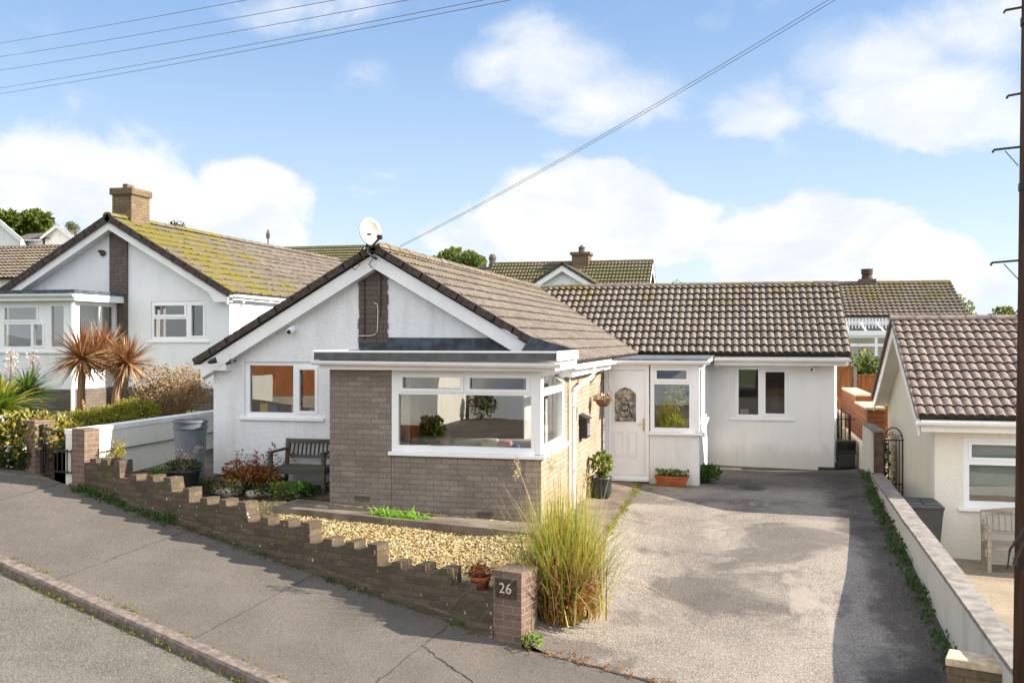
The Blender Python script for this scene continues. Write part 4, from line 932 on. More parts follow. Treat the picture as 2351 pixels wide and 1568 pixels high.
# terracotta pot on the wall
p = WF.p(-.58, -.11, pav(-.51, 0)+.425); t = pot('plant_pot', 'small terracotta pot of dry red plants standing on the brick wall beside the number pillar', 'potted plant', p, [(0, 0), (.072, 0), (.098, .12), (.108, .12), (.112, .165), (.10, .165), (.095, .12)], 'terracotta')
m = MB(); leaf_cloud(m, p+Vector((0, 0, .20)), (.12, .11, .06), 120, .05, 140); tips = sticks(m, p+Vector((0, 0, .14)), 18, .17, .13, .005, 141); m.build('foliage', 'red_leaf', t, fix=False)
# white boundary wall on the left
XB = -9.5
t = thing('boundary_wall', 'white rendered garden wall running back from the gate post to the left side of the house', 'wall', (XB, 14, .6))
m = MB(); m.box(XB-.2, XB, 12.30, 26, .2, 1.36); m.build('wall_body', 'garden_render', t)
m = MB(); m.box(XB-.22, XB+.012, 12.30, 26, 1.361, 1.43); m.build('coping', 'white_paint', t)
# right hand wall of the drive
t = thing('boundary_wall', 'low dirty white wall with grey coping along the right of the driveway', 'wall', (2.3, 15, -.2))
wp = [(2.19, 8.2), (2.2, 10.5), (2.2, 12.5), (2.22, 14.56), (2.38, 18), (2.52, 20.6), (2.56, 21.2)]
def capz(y): return float(np.interp(y, [8.9, 9.8, 12.5, 15.4, 19, 21.3], [-.03, .03, .12, .33, .50, .62]))
def fit_cap():
    out = []
    for (u, v) in ((2324.7, 1531.3), (2284, 1475), (2219, 1386), (2163, 1308), (2110, 1236), (2060, 1167), (2020, 1112), (2002, 1087)):
        out.append((u, v))
    return out
def wx(y): return float(np.interp(y, [q[1] for q in wp], [q[0] for q in wp]))
ys = np.linspace(8.6, 21.0, 28); capt = []
for y in ys:                                                          # coping height read along the wall's inner edge
    x = wx(y); r = x*cos(PSI)+y*sin(PSI); d = -x*sin(PSI)+y*cos(PSI); u = 1175+FPX*r/d
    v = float(np.interp(u, [2002, 2020, 2060, 2110, 2163, 2219, 2284, 2324.7], [1087, 1112, 1167, 1236, 1308, 1386, 1475, 1531.3])); v = v+(u-2324.7)*1.378 if u > 2324.7 else v
    capt.append(CAMZ-(v-HOR)/FPX*d)
capt = np.convolve(np.r_[capt[:1]*2, capt, capt[-1:]*2], np.ones(5)/5, 'valid')
def strip(mb, x0, x1, z0f, z1f):
    V = []
    for y, c in zip(ys, capt): x = wx(y); V += [(x+x0, y, z0f(c)), (x+x1, y, z0f(c)), (x+x1, y, z1f(c)), (x+x0, y, z1f(c))]
    n = len(ys); mb.add(V, [(4*i+j, 4*i+(j+1) % 4, 4*i+4+(j+1) % 4, 4*i+4+j) for i in range(n-1) for j in range(4)]+[(0, 1, 2, 3), (4*n-4, 4*n-3, 4*n-2, 4*n-1)])
m = MB(); strip(m, .0, .18, lambda c: -1.5, lambda c: c-.05); m.build('wall_body', 'dirty_render', t)
m = MB(); strip(m, -.025, .215, lambda c: c-.049, lambda c: c); m.build('coping', 'coping', t)
m = MB(); m.box(2.56, 2.74, 20.85, 22.4, -.6, .90); m.build('pier', 'dirty_render', t); m = MB(); m.box(2.60, 2.78, 20.80, 20.845, -.6, .86); m.build('pier_end_shade', 'verge_brown', t); m = MB(); m.add([(2.54, 20.78, .902), (2.80, 20.78, .862), (2.80, 22.4, .862), (2.54, 22.4, .902), (2.54, 20.78, .95), (2.80, 20.78, .91), (2.80, 22.4, .91), (2.54, 22.4, .95)], [(3, 2, 1, 0), (4, 5, 6, 7), (0, 1, 5, 4), (1, 2, 6, 5), (2, 3, 7, 6), (3, 0, 4, 7)]); m.build('pier_cap', 'coping', t)  # brown slab before the pier paints its end face as shaded
t = thing('boundary_wall', 'cream painted stepped wall behind the driveway wall towards the back garden', 'wall', (2.85, 26, 0))
m = MB(); m.plate(Fr((2.60, 0, 0), (0, 1, 0), (-1, 0, 0)), [(22.41, -.5), (33, -.5), (33, .98), (30, .98), (30, .66), (27.4, .66), (27.4, .40), (22.41, .40)], [], -.11, 0); m.build('wall_body', 'cream_render', t)
m = MB(); m.box(2.57, 2.74, 30, 33, .981, 1.03); m.box(2.57, 2.74, 27.4, 29.99, .661, .71); m.build('coping', 'pale_cap', t)
# brick pillar on the right
t = thing('gate_pillar', 'old brick pillar with flat pale cap at the bottom right beside the pole', 'pillar', (2.0, 9.0, -.7))
m = MB(); pf = Fr((1.77, 9.27, 0), (RE.x, RE.y, 0), (RN.x, RN.y, 0)); m.box(0, .47, -.28, .0, -1.6, -.155, pf); m.build('shaft', 'old_brick', t); m = MB(); m.bbox(-.01, .48, -.29, .012, -.154, -.08, .012, pf); m.build('cap', 'pale_cap', t)
# ------------------------------------------------------------------ left neighbour
def gable_house(t, XA, ZA, HSp, Y0, Y1, wall, tile_m, base, plate_mat='barge_white', thick=.2, over=.3, roll=.165, ns=4, vmat='verge_dark', backwall=True, holes=(), amp=.026, side_over=.25):
    """house with its gable to the street; returns roof"""
    ZE_ = ZA-HSp*T30
    top = lambda x: ZA-.13-abs(x-XA)*T30
    w0, w1 = XA-HSp+side_over, XA+HSp-side_over
    m = MB(); m.plate(front(Y0+over), [(w0, base), (w1, base), (w1, top(w1)), (XA, top(XA)), (w0, top(w0))], [rect(*h) for h in holes], -.25, 0); m.build('gable_wall', wall, t)
    m = MB(); m.box(w1-.25, w1, Y0+over+.251, Y1-.3, base, ZE_+.05); m.box(w0, w0+.25, Y0+over+.251, Y1-.3, base, ZE_+.05); m.build('side_wall', wall, t)
    m = MB(); m.plate(front(Y1-.3), [(w0, base), (w1, base), (w1, top(w1)), (XA, top(XA)), (w0, top(w0))], [], 0, .25); m.build('rear_wall', wall, t)
    L = HSp/CO-.02
    rf = tiles('roof', (XA+HSp, Y0, ZE_), (0, 1, 0), (-CO, 0, SI), Y1-Y0, L, tile_m, t, ns=ns, amp=amp, roll=roll, thick=.024, jitter=.012)
    tiles('roof', (XA-HSp, Y1, ZE_), (0, -1, 0), (CO, 0, SI), Y1-Y0, L, tile_m, t, ns=ns, amp=amp, roll=roll)
    ridge_tiles('ridge', (XA, Y0-.03, ZA+.02), (XA, Y1, ZA+.02), tile_m, rf)
    verge('verge', (XA+HSp, Y0, ZE_), (-CO, 0, SI), HSp/CO, vmat, rf, (0, -1, 0), w=.03, h=.16); verge('verge', (XA-HSp, Y0, ZE_), (CO, 0, SI), HSp/CO, vmat, rf, (0, -1, 0), w=.03, h=.16)
    for sg in (1, -1):
        m = MB(); xe = XA+sg*(HSp-.1); q = barge_board((XA, ZA-.09), (xe, ZE_-.03), thick); m.plate(front(Y0+.03), q, [], -.03, 0); m.build('barge_board', plate_mat, t)
    u = MB(); u.add([(XA, Y0+.05, ZA-.32), (w1+.0, Y0+.05, top(w1)-.19), (w1+.0, Y0+over, top(w1)-.19), (XA, Y0+over, ZA-.32)], [(0, 1, 2, 3)]); u.add([(XA, Y0+.05, ZA-.32), (w0, Y0+.05, top(w0)-.19), (w0, Y0+over, top(w0)-.19), (XA, Y0+over, ZA-.32)], [(0, 1, 2, 3)]); u.build('gable_soffit', plate_mat, t, fix=False)
    return rf
NX, NZ, NH = -14.62, 5.68, 3.22; NE = NZ-NH*T30
nb = thing('bungalow', 'white bungalow uphill on the left with mossy roof and large brick chimney', 'house', (-14.6, 20.3, 1.1))
bx_ = -14.56; wl = (-13.66, -12.20, 2.74, 3.66)
nr = gable_house(nb, NX, NZ, NH, 20.0, 33.3, 'neighbour_white', 'neighbour_tile', .8, over=.3, ns=6, holes=[wl], side_over=.2)
window(nb, front(20.3), *wl, [(-13.58, -12.78, 3.34, 3.56), (-13.60, -12.74, 2.82, 3.24), (-12.60, -12.29, 2.84, 3.56)], .07, .02, (-13.76, -12.1, .04), name='window', sash=(0, 2))
m = MB(); m.plate(front(20.3), [(-14.76, .9), (-14.28, .9), (-14.28, 5.25), (-14.62, 5.4), (-14.76, 5.32)], [], .0, .05); m.build('brick_strip', 'brown_brick', nb)
m = MB(); m.box(-17.6, -14.761, 20.27, 20.32, .8, 1.62); m.box(-14.279, -11.55, 20.27, 20.32, .8, 1.62); m.box(-11.6, -11.55, 20.32, 33, .8, 1.62); m.build('plinth', 'brown_brick', nb)
m = MB(); m.box(-19.4, bx_-.0, 18.672, 18.70, .8, 1.64); m.box(bx_+.001, bx_+.028, 18.672, 20.26, .8, 1.64); m.build('plinth', 'brown_brick', nb)
m = MB(); cx0, cx1 = -14.95, -14.42; m.box(cx0, cx1, 20.62, 21.36, 4.8, 6.28); m.box(cx0-.045, cx1+.045, 20.575, 21.405, 6.281, 6.44); ch = m.build('chimney', 'old_brick', nr)
m = MB(); m.box(-14.75, -14.62, 20.75, 21.0, 6.441, 6.56); m.build('flue', 'old_brick', ch)
m = MB(); m.blob((-14.95, 20.26, 4.83), .075, 3, .05, 2, (1, .7, 1)); m.box(-15.02, -14.96, 20.18, 20.26, 4.84, 4.9); m.build('vent_cowl', 'verge_dark', nb)
gutter('gutter', (NX+NH+.05, 20.1, NE-.03), (NX+NH+.05, 33.2, NE-.06), nb); m = MB(); m.tube([(NX+NH+.05, 20.5, NE-.06), (NX+NH+.05, 20.5, NE-.2), (NX+NH-.14, 20.5, NE-.4), (NX+NH-.14, 20.5, 1.1)], .035, 8); m.build('downpipe', 'upvc', nb)
m = MB(); m.plate(front(20.02), [(NX+NH-.75, NE-.04+.65*T30), (NX+NH-.1, NE-.03), (NX+NH-.1, NE-.2), (NX+NH-.45, NE-.2)], [], -.25, 0); m.build('soffit_box', 'barge_white', nb)
m = MB(); m.plate(front(20.3), rect(-12.40, -12.14, 1.88, 2.02), [rect(-12.38, -12.16, 1.90+.03*i, 1.915+.03*i) for i in range(4)], 0, .012); m.build('vent', 'grey_plastic', nb)
# its glazed front bay
bx1, bY = -14.56, 18.70
m = MB(); m.box(-19.5, bx1, bY, 20.27, .8, 2.47); m.build('bay_wall', 'neighbour_white', nb)
window(nb, front(bY), -18.6, bx1, 2.50, 3.62, [(-18.5, -17.6, 2.6, 3.52), (-17.5, -16.6, 2.6, 3.52), (-16.35, -15.50, 3.20, 3.48), (-16.37, -15.66, 2.60, 3.10), (-15.58, -15.34, 2.62, 3.1), (-15.12, -14.80, 2.6, 3.5)], .07, 0, (-18.7, bx1+.05, .05), name='bay_window', sash=(2, 4))
window(nb, sideR(bx1), bY+.071, 20.25, 2.50, 3.62, [(bY+.22, 19.6, 2.6, 3.53), (19.7, 20.14, 2.6, 3.53)], .07, 0, (bY-.05, 20.26, .05), name='bay_window')
m = MB(); m.box(-19.6, bx1+.22, 18.45, 20.29, 3.78, 3.86); rr_ = m.build('bay_roof', 'flash_dark', nb); m = MB(); m.box(-19.6, bx1+.2, 18.49, 18.52, 3.62, 3.779); m.box(bx1+.17, bx1+.2, 18.521, 20.29, 3.62, 3.779); m.box(-19.6, bx1+.169, 18.521, 20.28, 3.622, 3.64); m.build('bay_fascia', 'upvc', nb)
gutter('bay_gutter', (-19.6, 18.44, 3.78), (bx1+.22, 18.44, 3.76), nb)
m = MB(); m.tube([(-14.50, 18.62, 3.6), (-14.5, 18.62, 1.0)], .045, 8); m.build('downpipe', 'upvc', nb)
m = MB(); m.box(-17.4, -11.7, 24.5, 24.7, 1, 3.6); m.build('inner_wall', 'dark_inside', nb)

# ------------------------------------------------------------------ right neighbour (gable end towards us)
RX, RY, RZ, RH = 2.80, 19.88, 3.13, 2.86; RE_ = RZ-RH*T30; RW = RX+.32
rn = thing('bungalow', 'cream bungalow on the right with brown tiled roof seen over the driveway wall', 'house', (5, 17.3, -.9))
top = lambda y: RZ-.13-abs(y-RY)*T30
y0, y1 = RY-RH+.30, RY+RH-.3
m = MB(); m.plate(sideR(RW), [(y0+.252, -1.3), (y1-.002, -1.3), (y1-.002, top(y1)), (RY, top(RY)), (y0+.252, top(y0))], [], -.25, 0); m.v = [(2*RW-v[0], v[1], v[2]) for v in m.v]; m.build('gable_wall', 'cream_render', rn)
rwin = (3.57, 5.2, -.03, 1.12)
m = MB(); m.plate(front(y0), rect(RW+.002, 12, -1.3, RE_-.05), [rect(*rwin)], -.25, -.0); m.build('front_wall', 'cream_front', rn)
m = MB(); m.box(RW, 12, y1, y1+.2, -1.3, RE_); m.box(11.8, 12, y0+.26, y1, -1.3, RE_); m.build('rear_wall', 'cream_render', rn)
window(rn, front(y0), *rwin, [(3.69, 5.08, .80, 1.02), (3.66, 5.11, .08, .68)], .07, .02, (3.48, 5.3, .05), name='window', sash=(0,))
m = MB(); m.box(3.6, 5.17, y0+.16, y0+.17, .16, 1.09); m.build('blind', 'blind', rn)
rr_ = tiles('roof', (RX, RY-RH, RE_), (1, 0, 0), (0, CO, SI), 9.5, RH/CO-.02, 'right_tile', rn, amp=.04, ns=8, roll=.15, course=.275, thick=.042, pw=.6)
tiles('roof', (RX+9.5, RY+RH, RE_), (-1, 0, 0), (0, -CO, SI), 9.5, RH/CO-.02, 'right_tile', rn, ns=4)
ridge_tiles('ridge', (RX-.03, RY, RZ+.02), (RX+9.5, RY, RZ+.02), 'right_tile', rr_)
verge('verge', (RX, RY-RH, RE_), (0, CO, SI), RH/CO, 'right_tile', rr_, (-1, 0, 0), w=.01, h=.07); verge('verge', (RX, RY+RH, RE_), (0, -CO, SI), RH/CO, 'verge_brown', rr_, (-1, 0, 0), w=.02, h=.12)
for sg in (1, -1):
    fr_ = Fr((RX+.02, 0, 0), (0, 1, 0), (-1, 0, 0)); m = MB(); m.plate(fr_, barge_board((RY, RZ-.08), (RY+sg*(RH-.05), RE_-.05), .22), [], -.03, 0); m.build('barge_board', 'upvc_warm', rn)
u = MB()
for sg in (1, -1): u.add([(RX+.05, RY, RZ-.28), (RX+.05, RY+sg*RH, RE_-.2), (RW, RY+sg*RH, RE_-.2), (RW, RY, RZ-.28)], [(0, 1, 2, 3)])
u.build('gable_soffit', 'upvc_warm', rn, fix=False)
gutter('gutter', (RX-.02, RY-RH-.06, RE_-.07), (RX+9.4, RY-RH-.06, RE_-.09), rn, r=.06); m = MB(); m.box(RX+.06, RX+9.3, RY-RH+.0, RY-RH+.03, RE_-.24, RE_-.05); m.box(RX+.06, RX+9.3, RY-RH+.031, y0, RE_-.24, RE_-.225); m.build('fascia', 'upvc_warm', rn)
# arched iron gate beside it, wheelie bin
t = thing('side_gate', 'rusty arched wrought iron gate against the cream gable wall', 'gate', (2.95, 20.5, -.55))
gf = Fr((2.76, 20.5, -.75), (1, 0, 0)); GW = .34; m = MB()
m.tube([gf.p(0, 0, 0), gf.p(0, 0, 1.5)]+[gf.p(GW/2-GW/2*cos(pi*k/10), 0, 1.5+.25*sin(pi*k/10)) for k in range(1, 10)]+[gf.p(GW, 0, 1.5), gf.p(GW, 0, 0)], .014, 6)
for c in (.12, .62, 1.5): m.bar(gf.p(0, 0, c), gf.p(GW+(.06 if c > 1 else 0), 0, c), .022, .022)
m.build('frame', 'rust_metal', t)
for a in (.08, .22, .28): m = MB(); m.tube([gf.p(a, 0, .12), gf.p(a, 0, 1.5)], .010, 6); m.build('bar', 'rust_metal', t)
m = MB()
for k in range(11):
    c = .18+.13*k; m.tube([gf.p(.15+.05*cos(th)*(1-th/9), 0, c+.06*sin(th)*(1-th/9)) for th in np.linspace(0, 7, 12)], .006, 4)
for k in range(5): m.tube([gf.p(.06+.055*k+.04*cos(th)*(1-th/9), 0, 1.58+.04*sin(k*1.5)+.05*sin(th)*(1-th/9)) for th in np.linspace(0, 7, 12)], .006, 4)
m.build('scrollwork', 'rust_metal', t)
t = thing('wheelie_bin', 'black wheelie bin between the low wall and the cream house', 'wheelie bin', (2.8, 16.72, -.86))
m = MB(); bx, by, bz = 2.80, 16.72, -.86; V = [(bx+sx*a, by+sy*b, bz+z) for z, a, b in ((.0, .22, .24), (.85, .28, .34), (.93, .29, .36)) for sx, sy in ((-1, -1), (1, -1), (1, 1), (-1, 1))]
m.add(V, [(r*4+i, r*4+(i+1) % 4, r*4+4+(i+1) % 4, r*4+4+i) for r in range(2) for i in range(4)]+[(3, 2, 1, 0), (8, 9, 10, 11)]); m.build('body', 'bin_black', t)
m = MB(); m.bbox(bx-.30, bx+.30, by-.39, by+.37, bz+.935, bz+.985, .015); m.bbox(bx-.26, bx-.02, by-.3, by+.25, bz+.986, bz+1.0, .005); m.bbox(bx+.02, bx+.26, by-.3, by+.25, bz+.986, bz+1.0, .005); m.tube([(bx-.27, by+.40, bz+.98), (bx+.27, by+.40, bz+.98)], .018, 8); m.build('lid', 'bin_black', t)
for sx in (-1, 1): m = MB(); m.tube([(bx+sx*.25, by+.27, bz+.09), (bx+sx*.31, by+.27, bz+.09)], .09, 16); m.build('wheel', 'black_plastic', t)

# ------------------------------------------------------------------ passage on the right of the wing
t = thing('crate_stack', 'black plastic crate stack at the end of the drive beside the wing', 'crates', (2.35, 23.4, -.1))
m = MB(); m.bbox(2.14, 2.52, 23.35, 23.75, -.2, .12, .03); m.box(2.18, 2.48, 23.345, 23.349, -.15, .05); m.build('lower_crate', 'black_plastic', t)
m = MB(); m.plate(Fr((2.33, 23.37, 0), (1, 0, 0), (0, -1, 0)), rect(-.22, .22, .125, .155), [], -.36, .02); m.plate(Fr((2.33, 23.37, 0), (1, 0, 0), (0, -1, 0)), rect(-.21, .21, .156, .42), [rect(-.19+.048*i, -.155+.048*i, .2, .38) for i in range(8)], -.34, 0); m.build('upper_crate', 'black_metal', t)
t = thing('side_gate', 'dark iron gate in the narrow passage right of the wing', 'gate', (2.4, 24.4, .0))
m = MB(); m.bar((2.1, 24.3, 0), (2.1, 24.3, 1.5), .03, .03); m.bar((2.3, 24.3, 0), (2.3, 24.3, 1.1), .03, .03); m.bar((2.5, 24.3, 0), (2.5, 24.3, .95), .035, .035); m.bar((2.1, 24.3, .85), (2.62, 24.3, .85), .025, .025); m.bar((2.1, 24.3, .2), (2.62, 24.3, .2), .025, .025)
for k in range(5): m.tube([(2.15+.08*k, 24.3, .1), (2.15+.08*k, 24.3, 1.3-.08*k)], .012, 5)
m.build('bars', 'black_metal', t)
t = thing('shed', 'red brown timber store with pale flat top between the two houses', 'shed', (3.0, 25, 0))
m = MB()
for k in range(18): z = -.8+k*.11; m.box(2.735, 2.75, 23.0, 28.5, z, z+.10)
for k in range(18): z = -.8+k*.11; m.box(2.751, 3.11, 22.985, 23.0, z, z+.10)
m.build('cladding', 'shed_brown', t); m = MB(); m.box(2.70, 3.115, 22.94, 25.2, 1.19, 1.23); m.box(2.72, 3.115, 25.21, 28.6, 1.36, 1.41); m.build('roof', 'pale_cap', t)
m = MB(); m.box(2.73, 2.75, 25.22, 28.5, 1.18, 1.36); m.box(2.751, 3.11, 25.21, 25.23, 1.23, 1.36); m.build('upper_cladding', 'shed_brown', t)
bush('ivy_strip', 'dark climbing ivy beside the end of the tall wall pier', 'plant', (2.90, 21.6, -.7), (.10, .35, .85), 500, .06, [('dark_leaf', .8), ('ivy_leaf', .4)], 176, 6, 7)
# rear timber fence
t = thing('fence', 'brown timber panel fence behind the passage below the conservatory', 'fence', (3.2, 34, 0))
for i, (x0, x1, zt) in enumerate(((1.9, 3.55, 1.87), (3.70, 5.4, 1.60))):
    m = MB(); k = x0
    while k < x1: m.box(k, min(x1, k+.135), 33.8+.012*(int(k*10) % 2), 33.83, -.5, zt-.05+random.uniform(-.008, .008)); k += .14
    m.box(x0, x1, 33.78, 33.86, zt-.05, zt); m.box(x0, x1, 33.78, 33.81, .9, 1.0); m.build('panel', 'fence_orange', t)
for x in (1.78, 3.58): m = MB(); m.box(x, x+.11, 33.74, 33.86, -.5, 1.85); m.build('post', 'coping', t)
bush('ivy_bush', 'dark ivy hedge in the passage left of the timber store', 'shrub', (2.36, 28.5, 0), (.2, 1.0, .55), 900, .09, [('dark_leaf', .6), ('twig_tan', .5), ('ivy_leaf', .3)], 171, 10, 6)
bush('shrub', 'leafy green bush in front of the white conservatory', 'shrub', (4.15, 34.6, .2), (.75, .6, 1.25), 1500, .14, [('dark_leaf', .4), ('green_leaf', .6), ('yellow_leaf', .2)], 172, 12, 9)

# ------------------------------------------------------------------ houses behind
def rear_house(t, x0, x1, Yf, zE, zR, run, tile_m, wall, base, over=.25, roll=.17, ns=3):
    """ridge parallel to the street"""
    sl = math.hypot(run, zR-zE); up = Vector((0, run, zR-zE)).normalized()
    r1 = tiles('roof', (x0, Yf, zE), (1, 0, 0), up, x1-x0, sl-.02, tile_m, t, roll=roll, ns=4, amp=.06, thick=.06, pw=.6)
    tiles('roof', (x1, Yf+2*run, zE), (-1, 0, 0), (0, -up.y, up.z), x1-x0, sl-.02, tile_m, t, roll=roll, ns=2, amp=.03)
    ridge_tiles('ridge', (x0, Yf+run, zR+.02), (x1, Yf+run, zR+.02), tile_m, r1)
    m = MB(); yy = Yf+over
    for x, d in ((x0+over, 1), (x1-over, -1)):
        sl_ = (zR-zE)/run; m.plate(Fr((x, 0, 0), (0, 1, 0), (-d, 0, 0)), [(yy, base), (Yf+2*run-over, base), (Yf+2*run-over, zE-.1+over*sl_), (Yf+run, zR-.12), (yy, zE-.1+over*sl_)], [], -.2, 0)
    m.box(x0+over+.201, x1-over-.201, yy, yy+.2, base, zE); m.build('wall', wall, t)
    for x, d in ((x0, -1), (x1, 1)):
        for sg in (-1, 1):
            m = MB(); fr_ = Fr((x-.02*d, 0, 0), (0, 1, 0), (d, 0, 0)); m.plate(fr_, barge_board((Yf+run, zR-.07), (Yf+run+sg*(run-.05), zE-.05), .2), [], -.03, 0); m.build('barge_board', 'barge_white', t)
    return r1
# house behind the main roof: ridge from (1130,618) to (1500,600)
Yh = 48.0
a, b = atY(1060, 622, Yh), atY(1500, 600, Yh); zR = b.z
t = thing('rear_house', 'house behind the main roof with mossy tiles, front gable and chimney', 'house', (b.x-4, Yh, 2))
r1 = rear_house(t, -12.5, b.x, Yh-3.6, zR-2.4, zR, 3.6, 'rear_tile', 'white_render', -2)
ap = atY(1290, 605, 43.2); hs = 2.9; sl_ = .62
m = MB(); m.plate(front(43.45), [(ap.x-hs+.2, 0), (ap.x+hs-.2, 0), (ap.x+hs-.2, ap.z-.12-(hs-.2)*sl_), (ap.x, ap.z-.12), (ap.x-hs+.2, ap.z-.12-(hs-.2)*sl_)], [], -.2, 0); m.build('gable_wall', 'neighbour_white', t)
for sg in (1, -1):
    upv = Vector((-sg, 0, sl_)).normalized()
    if sg > 0: tiles('roof', (ap.x+hs, 43.15, ap.z-hs*sl_), (0, 1, 0), upv, 4.6, math.hypot(hs, hs*sl_), 'rear_tile', t, ns=3)
    else: tiles('roof', (ap.x-hs, 47.75, ap.z-hs*sl_), (0, -1, 0), upv, 4.6, math.hypot(hs, hs*sl_), 'rear_tile', t, ns=3)
    m = MB(); m.plate(front(43.17), [(ap.x, ap.z-.05), (ap.x+sg*hs, ap.z-.05-hs*sl_), (ap.x+sg*hs, ap.z-.33-hs*sl_), (ap.x, ap.z-.36)], [], -.03, 0); m.build('barge_board', 'barge_white', t)
    verge('verge', (ap.x+sg*hs, 43.15, ap.z-hs*sl_), (-sg, 0, sl_), math.hypot(hs, hs*sl_), 'verge_dark', t, (0, -1, 0), w=.03, h=.12)
c = atY(1335, 600, Yh); m = MB(); m.box(c.x-.42, c.x+.42, Yh-.5, Yh+.5, c.z-.8, c.z+.28); m.box(c.x-.5, c.x+.5, Yh-.58, Yh+.58, c.z+.281, c.z+.42); ch = m.build('chimney', 'old_brick', r1); m = MB(); m.lathe((c.x, Yh, c.z+.42), [(.17, 0), (.15, .2), (.2, .24), (.13, .3), (0, .42)], 12); m.build('chimney_pot', 'grey_weather', ch)
# roof between the two bungalows
p1, p2 = atY(725, 578, 52), atY(835, 566, 52)
t = thing('rear_house', 'far house with yellow lichen roof peeping out left of the main gable', 'house', (p1.x+4, 52, 3)); r1 = rear_house(t, p1.x-4.0, atY(838, 566, 52).x, 49, p2.z-1.9, p2.z, 3.0, 'rear_tile', 'white_render', 0)
c = atY(1113, 590, 56); t = thing('rear_house', 'far house whose slate roof end and brown chimney pot show over the main ridge', 'house', (c.x-3, 57, 4)); r1 = rear_house(t, c.x-1.6, c.x+5, 55, c.z-2.6, c.z-.55, 2.8, 'grey_slate', 'white_render', 0)
m = MB(); m.box(c.x-.2, c.x+.2, 57.6, 58, c.z-.8, c.z-.3); m.lathe((c.x, 57.8, c.z-.3), [(.2, 0), (.22, .3), (.26, .35), (.16, .6), (0, .62)], 12); m.build('chimney', 'brown_brick', r1)
# right rear house with conservatory
Yr2 = 44.0; a, b = atY(1900, 652, Yr2), atY(2181, 648, Yr2); e = atY(2190, 727, 40.7)
t = thing('rear_house', 'house behind the wing with small chimney and yellow mossed ridge', 'house', ((a.x+b.x)/2, Yr2, 1)); r1 = rear_house(t, a.x-2, b.x, 40.7, e.z, b.z, 3.3, 'rear_dark_tile', 'white_render', -2, roll=.2)
c = atY(1990, 648, Yr2); m = MB(); m.box(c.x-.34, c.x+.34, Yr2-.35, Yr2+.35, c.z-.5, c.z+.12); ch = m.build('chimney', 'brown_brick', r1); m = MB(); m.lathe((c.x, Yr2, c.z+.12), [(.24, 0), (.2, .2), (.24, .22), (.24, .42), (.26, .44), (.0, .46)], 14); m.build('chimney_pot', 'rust_metal', ch)
t2 = thing('conservatory', 'white framed glass conservatory below the roof of the house behind the wing', 'conservatory', (5, 39, 0))
ca, cb = atY(1930, 735, 39), atY(2075, 735, 39); zt_, zm, zb_ = atY(1945, 742, 39.5).z, atY(1945, 763, 37.6).z, .3
x0, x1 = 3.2, 8.2
m = MB()
for i in range(9): x = x0+i*(x1-x0)/8; m.bar((x, 37.6, zm), (x0+(x-x0)*.94+.15, 40.2, zt_), .07, .06)
m.box(x0, x1, 40.15, 40.25, zt_-.06, zt_+.06)
for i in range(40): x = x0+i*(x1-x0)/40; m.box(x, x+.05, 40.18, 40.22, zt_+.06, zt_+.20)
m.box(x0, x1, 37.55, 37.65, zm-.12, zm+.06); fz = m.build('roof_frame', 'upvc', t2)
m = MB(); m.add([(x0, 37.62, zm+.02), (x1, 37.62, zm+.02), (x1, 40.2, zt_), (x0, 40.2, zt_)], [(0, 1, 2, 3)]); m.build('roof_glass', 'glass_strong', t2, fix=False)
L = []; xx = x0+.08
for w_ in (.55, 1.0, 1.0, 1.0, .9): L += [(xx, xx+w_-.1, zm-.42, zm-.2), (xx, xx+w_-.1, .55, zm-.52)]; xx += w_
window(t2, front(37.6), x0, x1, .4, zm-.121, L, .07, 0, None, 'glass', name='window'); m = MB(); m.box(x0, x1, 37.5, 37.7, -1, .4); m.build('dwarf_wall', 'white_render', t2); m = MB(); m.box(x0, x1, 40.3, 40.5, -1, 3); m.build('rear_wall', 'cream_front', t2)
# far left: three white houses on the hill
hp = atY(110, 516, 70); t = thing('hill_house', 'white house on the left hill with long brown roof and gable to the right', 'house', (hp.x, 70, 5))
def hill_house(t, gx, gz_, Y, half, rise, xl, wall='white_render', tm='grey_slate', base=2.0):
    """gable end to the street with its roof running away to the left"""
    m = MB(); m.plate(front(Y), [(gx-half, base), (gx+half, base), (gx+half, gz_-rise), (gx, gz_), (gx-half, gz_-rise)], [rect(gx-half*.55, gx+half*.3, gz_-rise-1.6, gz_-rise-.6)], -.2, 0); m.build('gable_wall', wall, t)
    window(t, front(Y), gx-half*.55, gx+half*.3, gz_-rise-1.6, gz_-rise-.6, [(gx-half*.5, gx-half*.15, gz_-rise-1.5, gz_-rise-.7), (gx-half*.08, gx+half*.25, gz_-rise-1.5, gz_-rise-.7)], .1, .05, None)
    for sg in (1, -1):
        m = MB(); m.plate(front(Y-.3), [(gx, gz_+.1), (gx+sg*(half+.3), gz_-rise-.1), (gx+sg*(half+.3), gz_-rise-.4), (gx, gz_-.22)], [], -.05, 0); m.build('barge_board', 'barge_white', t)
        m = MB(); m.add([(gx, Y-.3, gz_+.15), (gx+sg*(half+.35), Y-.3, gz_-rise-.06), (gx+sg*(half+.35)-6, Y+8, gz_-rise-.06), (gx-6, Y+8, gz_+.15)], [(0, 1, 2, 3)]); m.build('roof', tm, t, fix=False)
    m = MB(); m.add([(gx+half, Y+.2, base), (gx+half-5.5, Y+7.5, base), (gx+half-5.5, Y+7.5, gz_-rise), (gx+half, Y+.2, gz_-rise)], [(0, 1, 2, 3)]); m.build('side_wall', wall, t)
    return t
q = atY(134, 518, 70); q2 = atY(165, 541, 70); hill_house(t, q.x, q.z, 70, (q2.x-q.x), q.z-q2.z, 0)
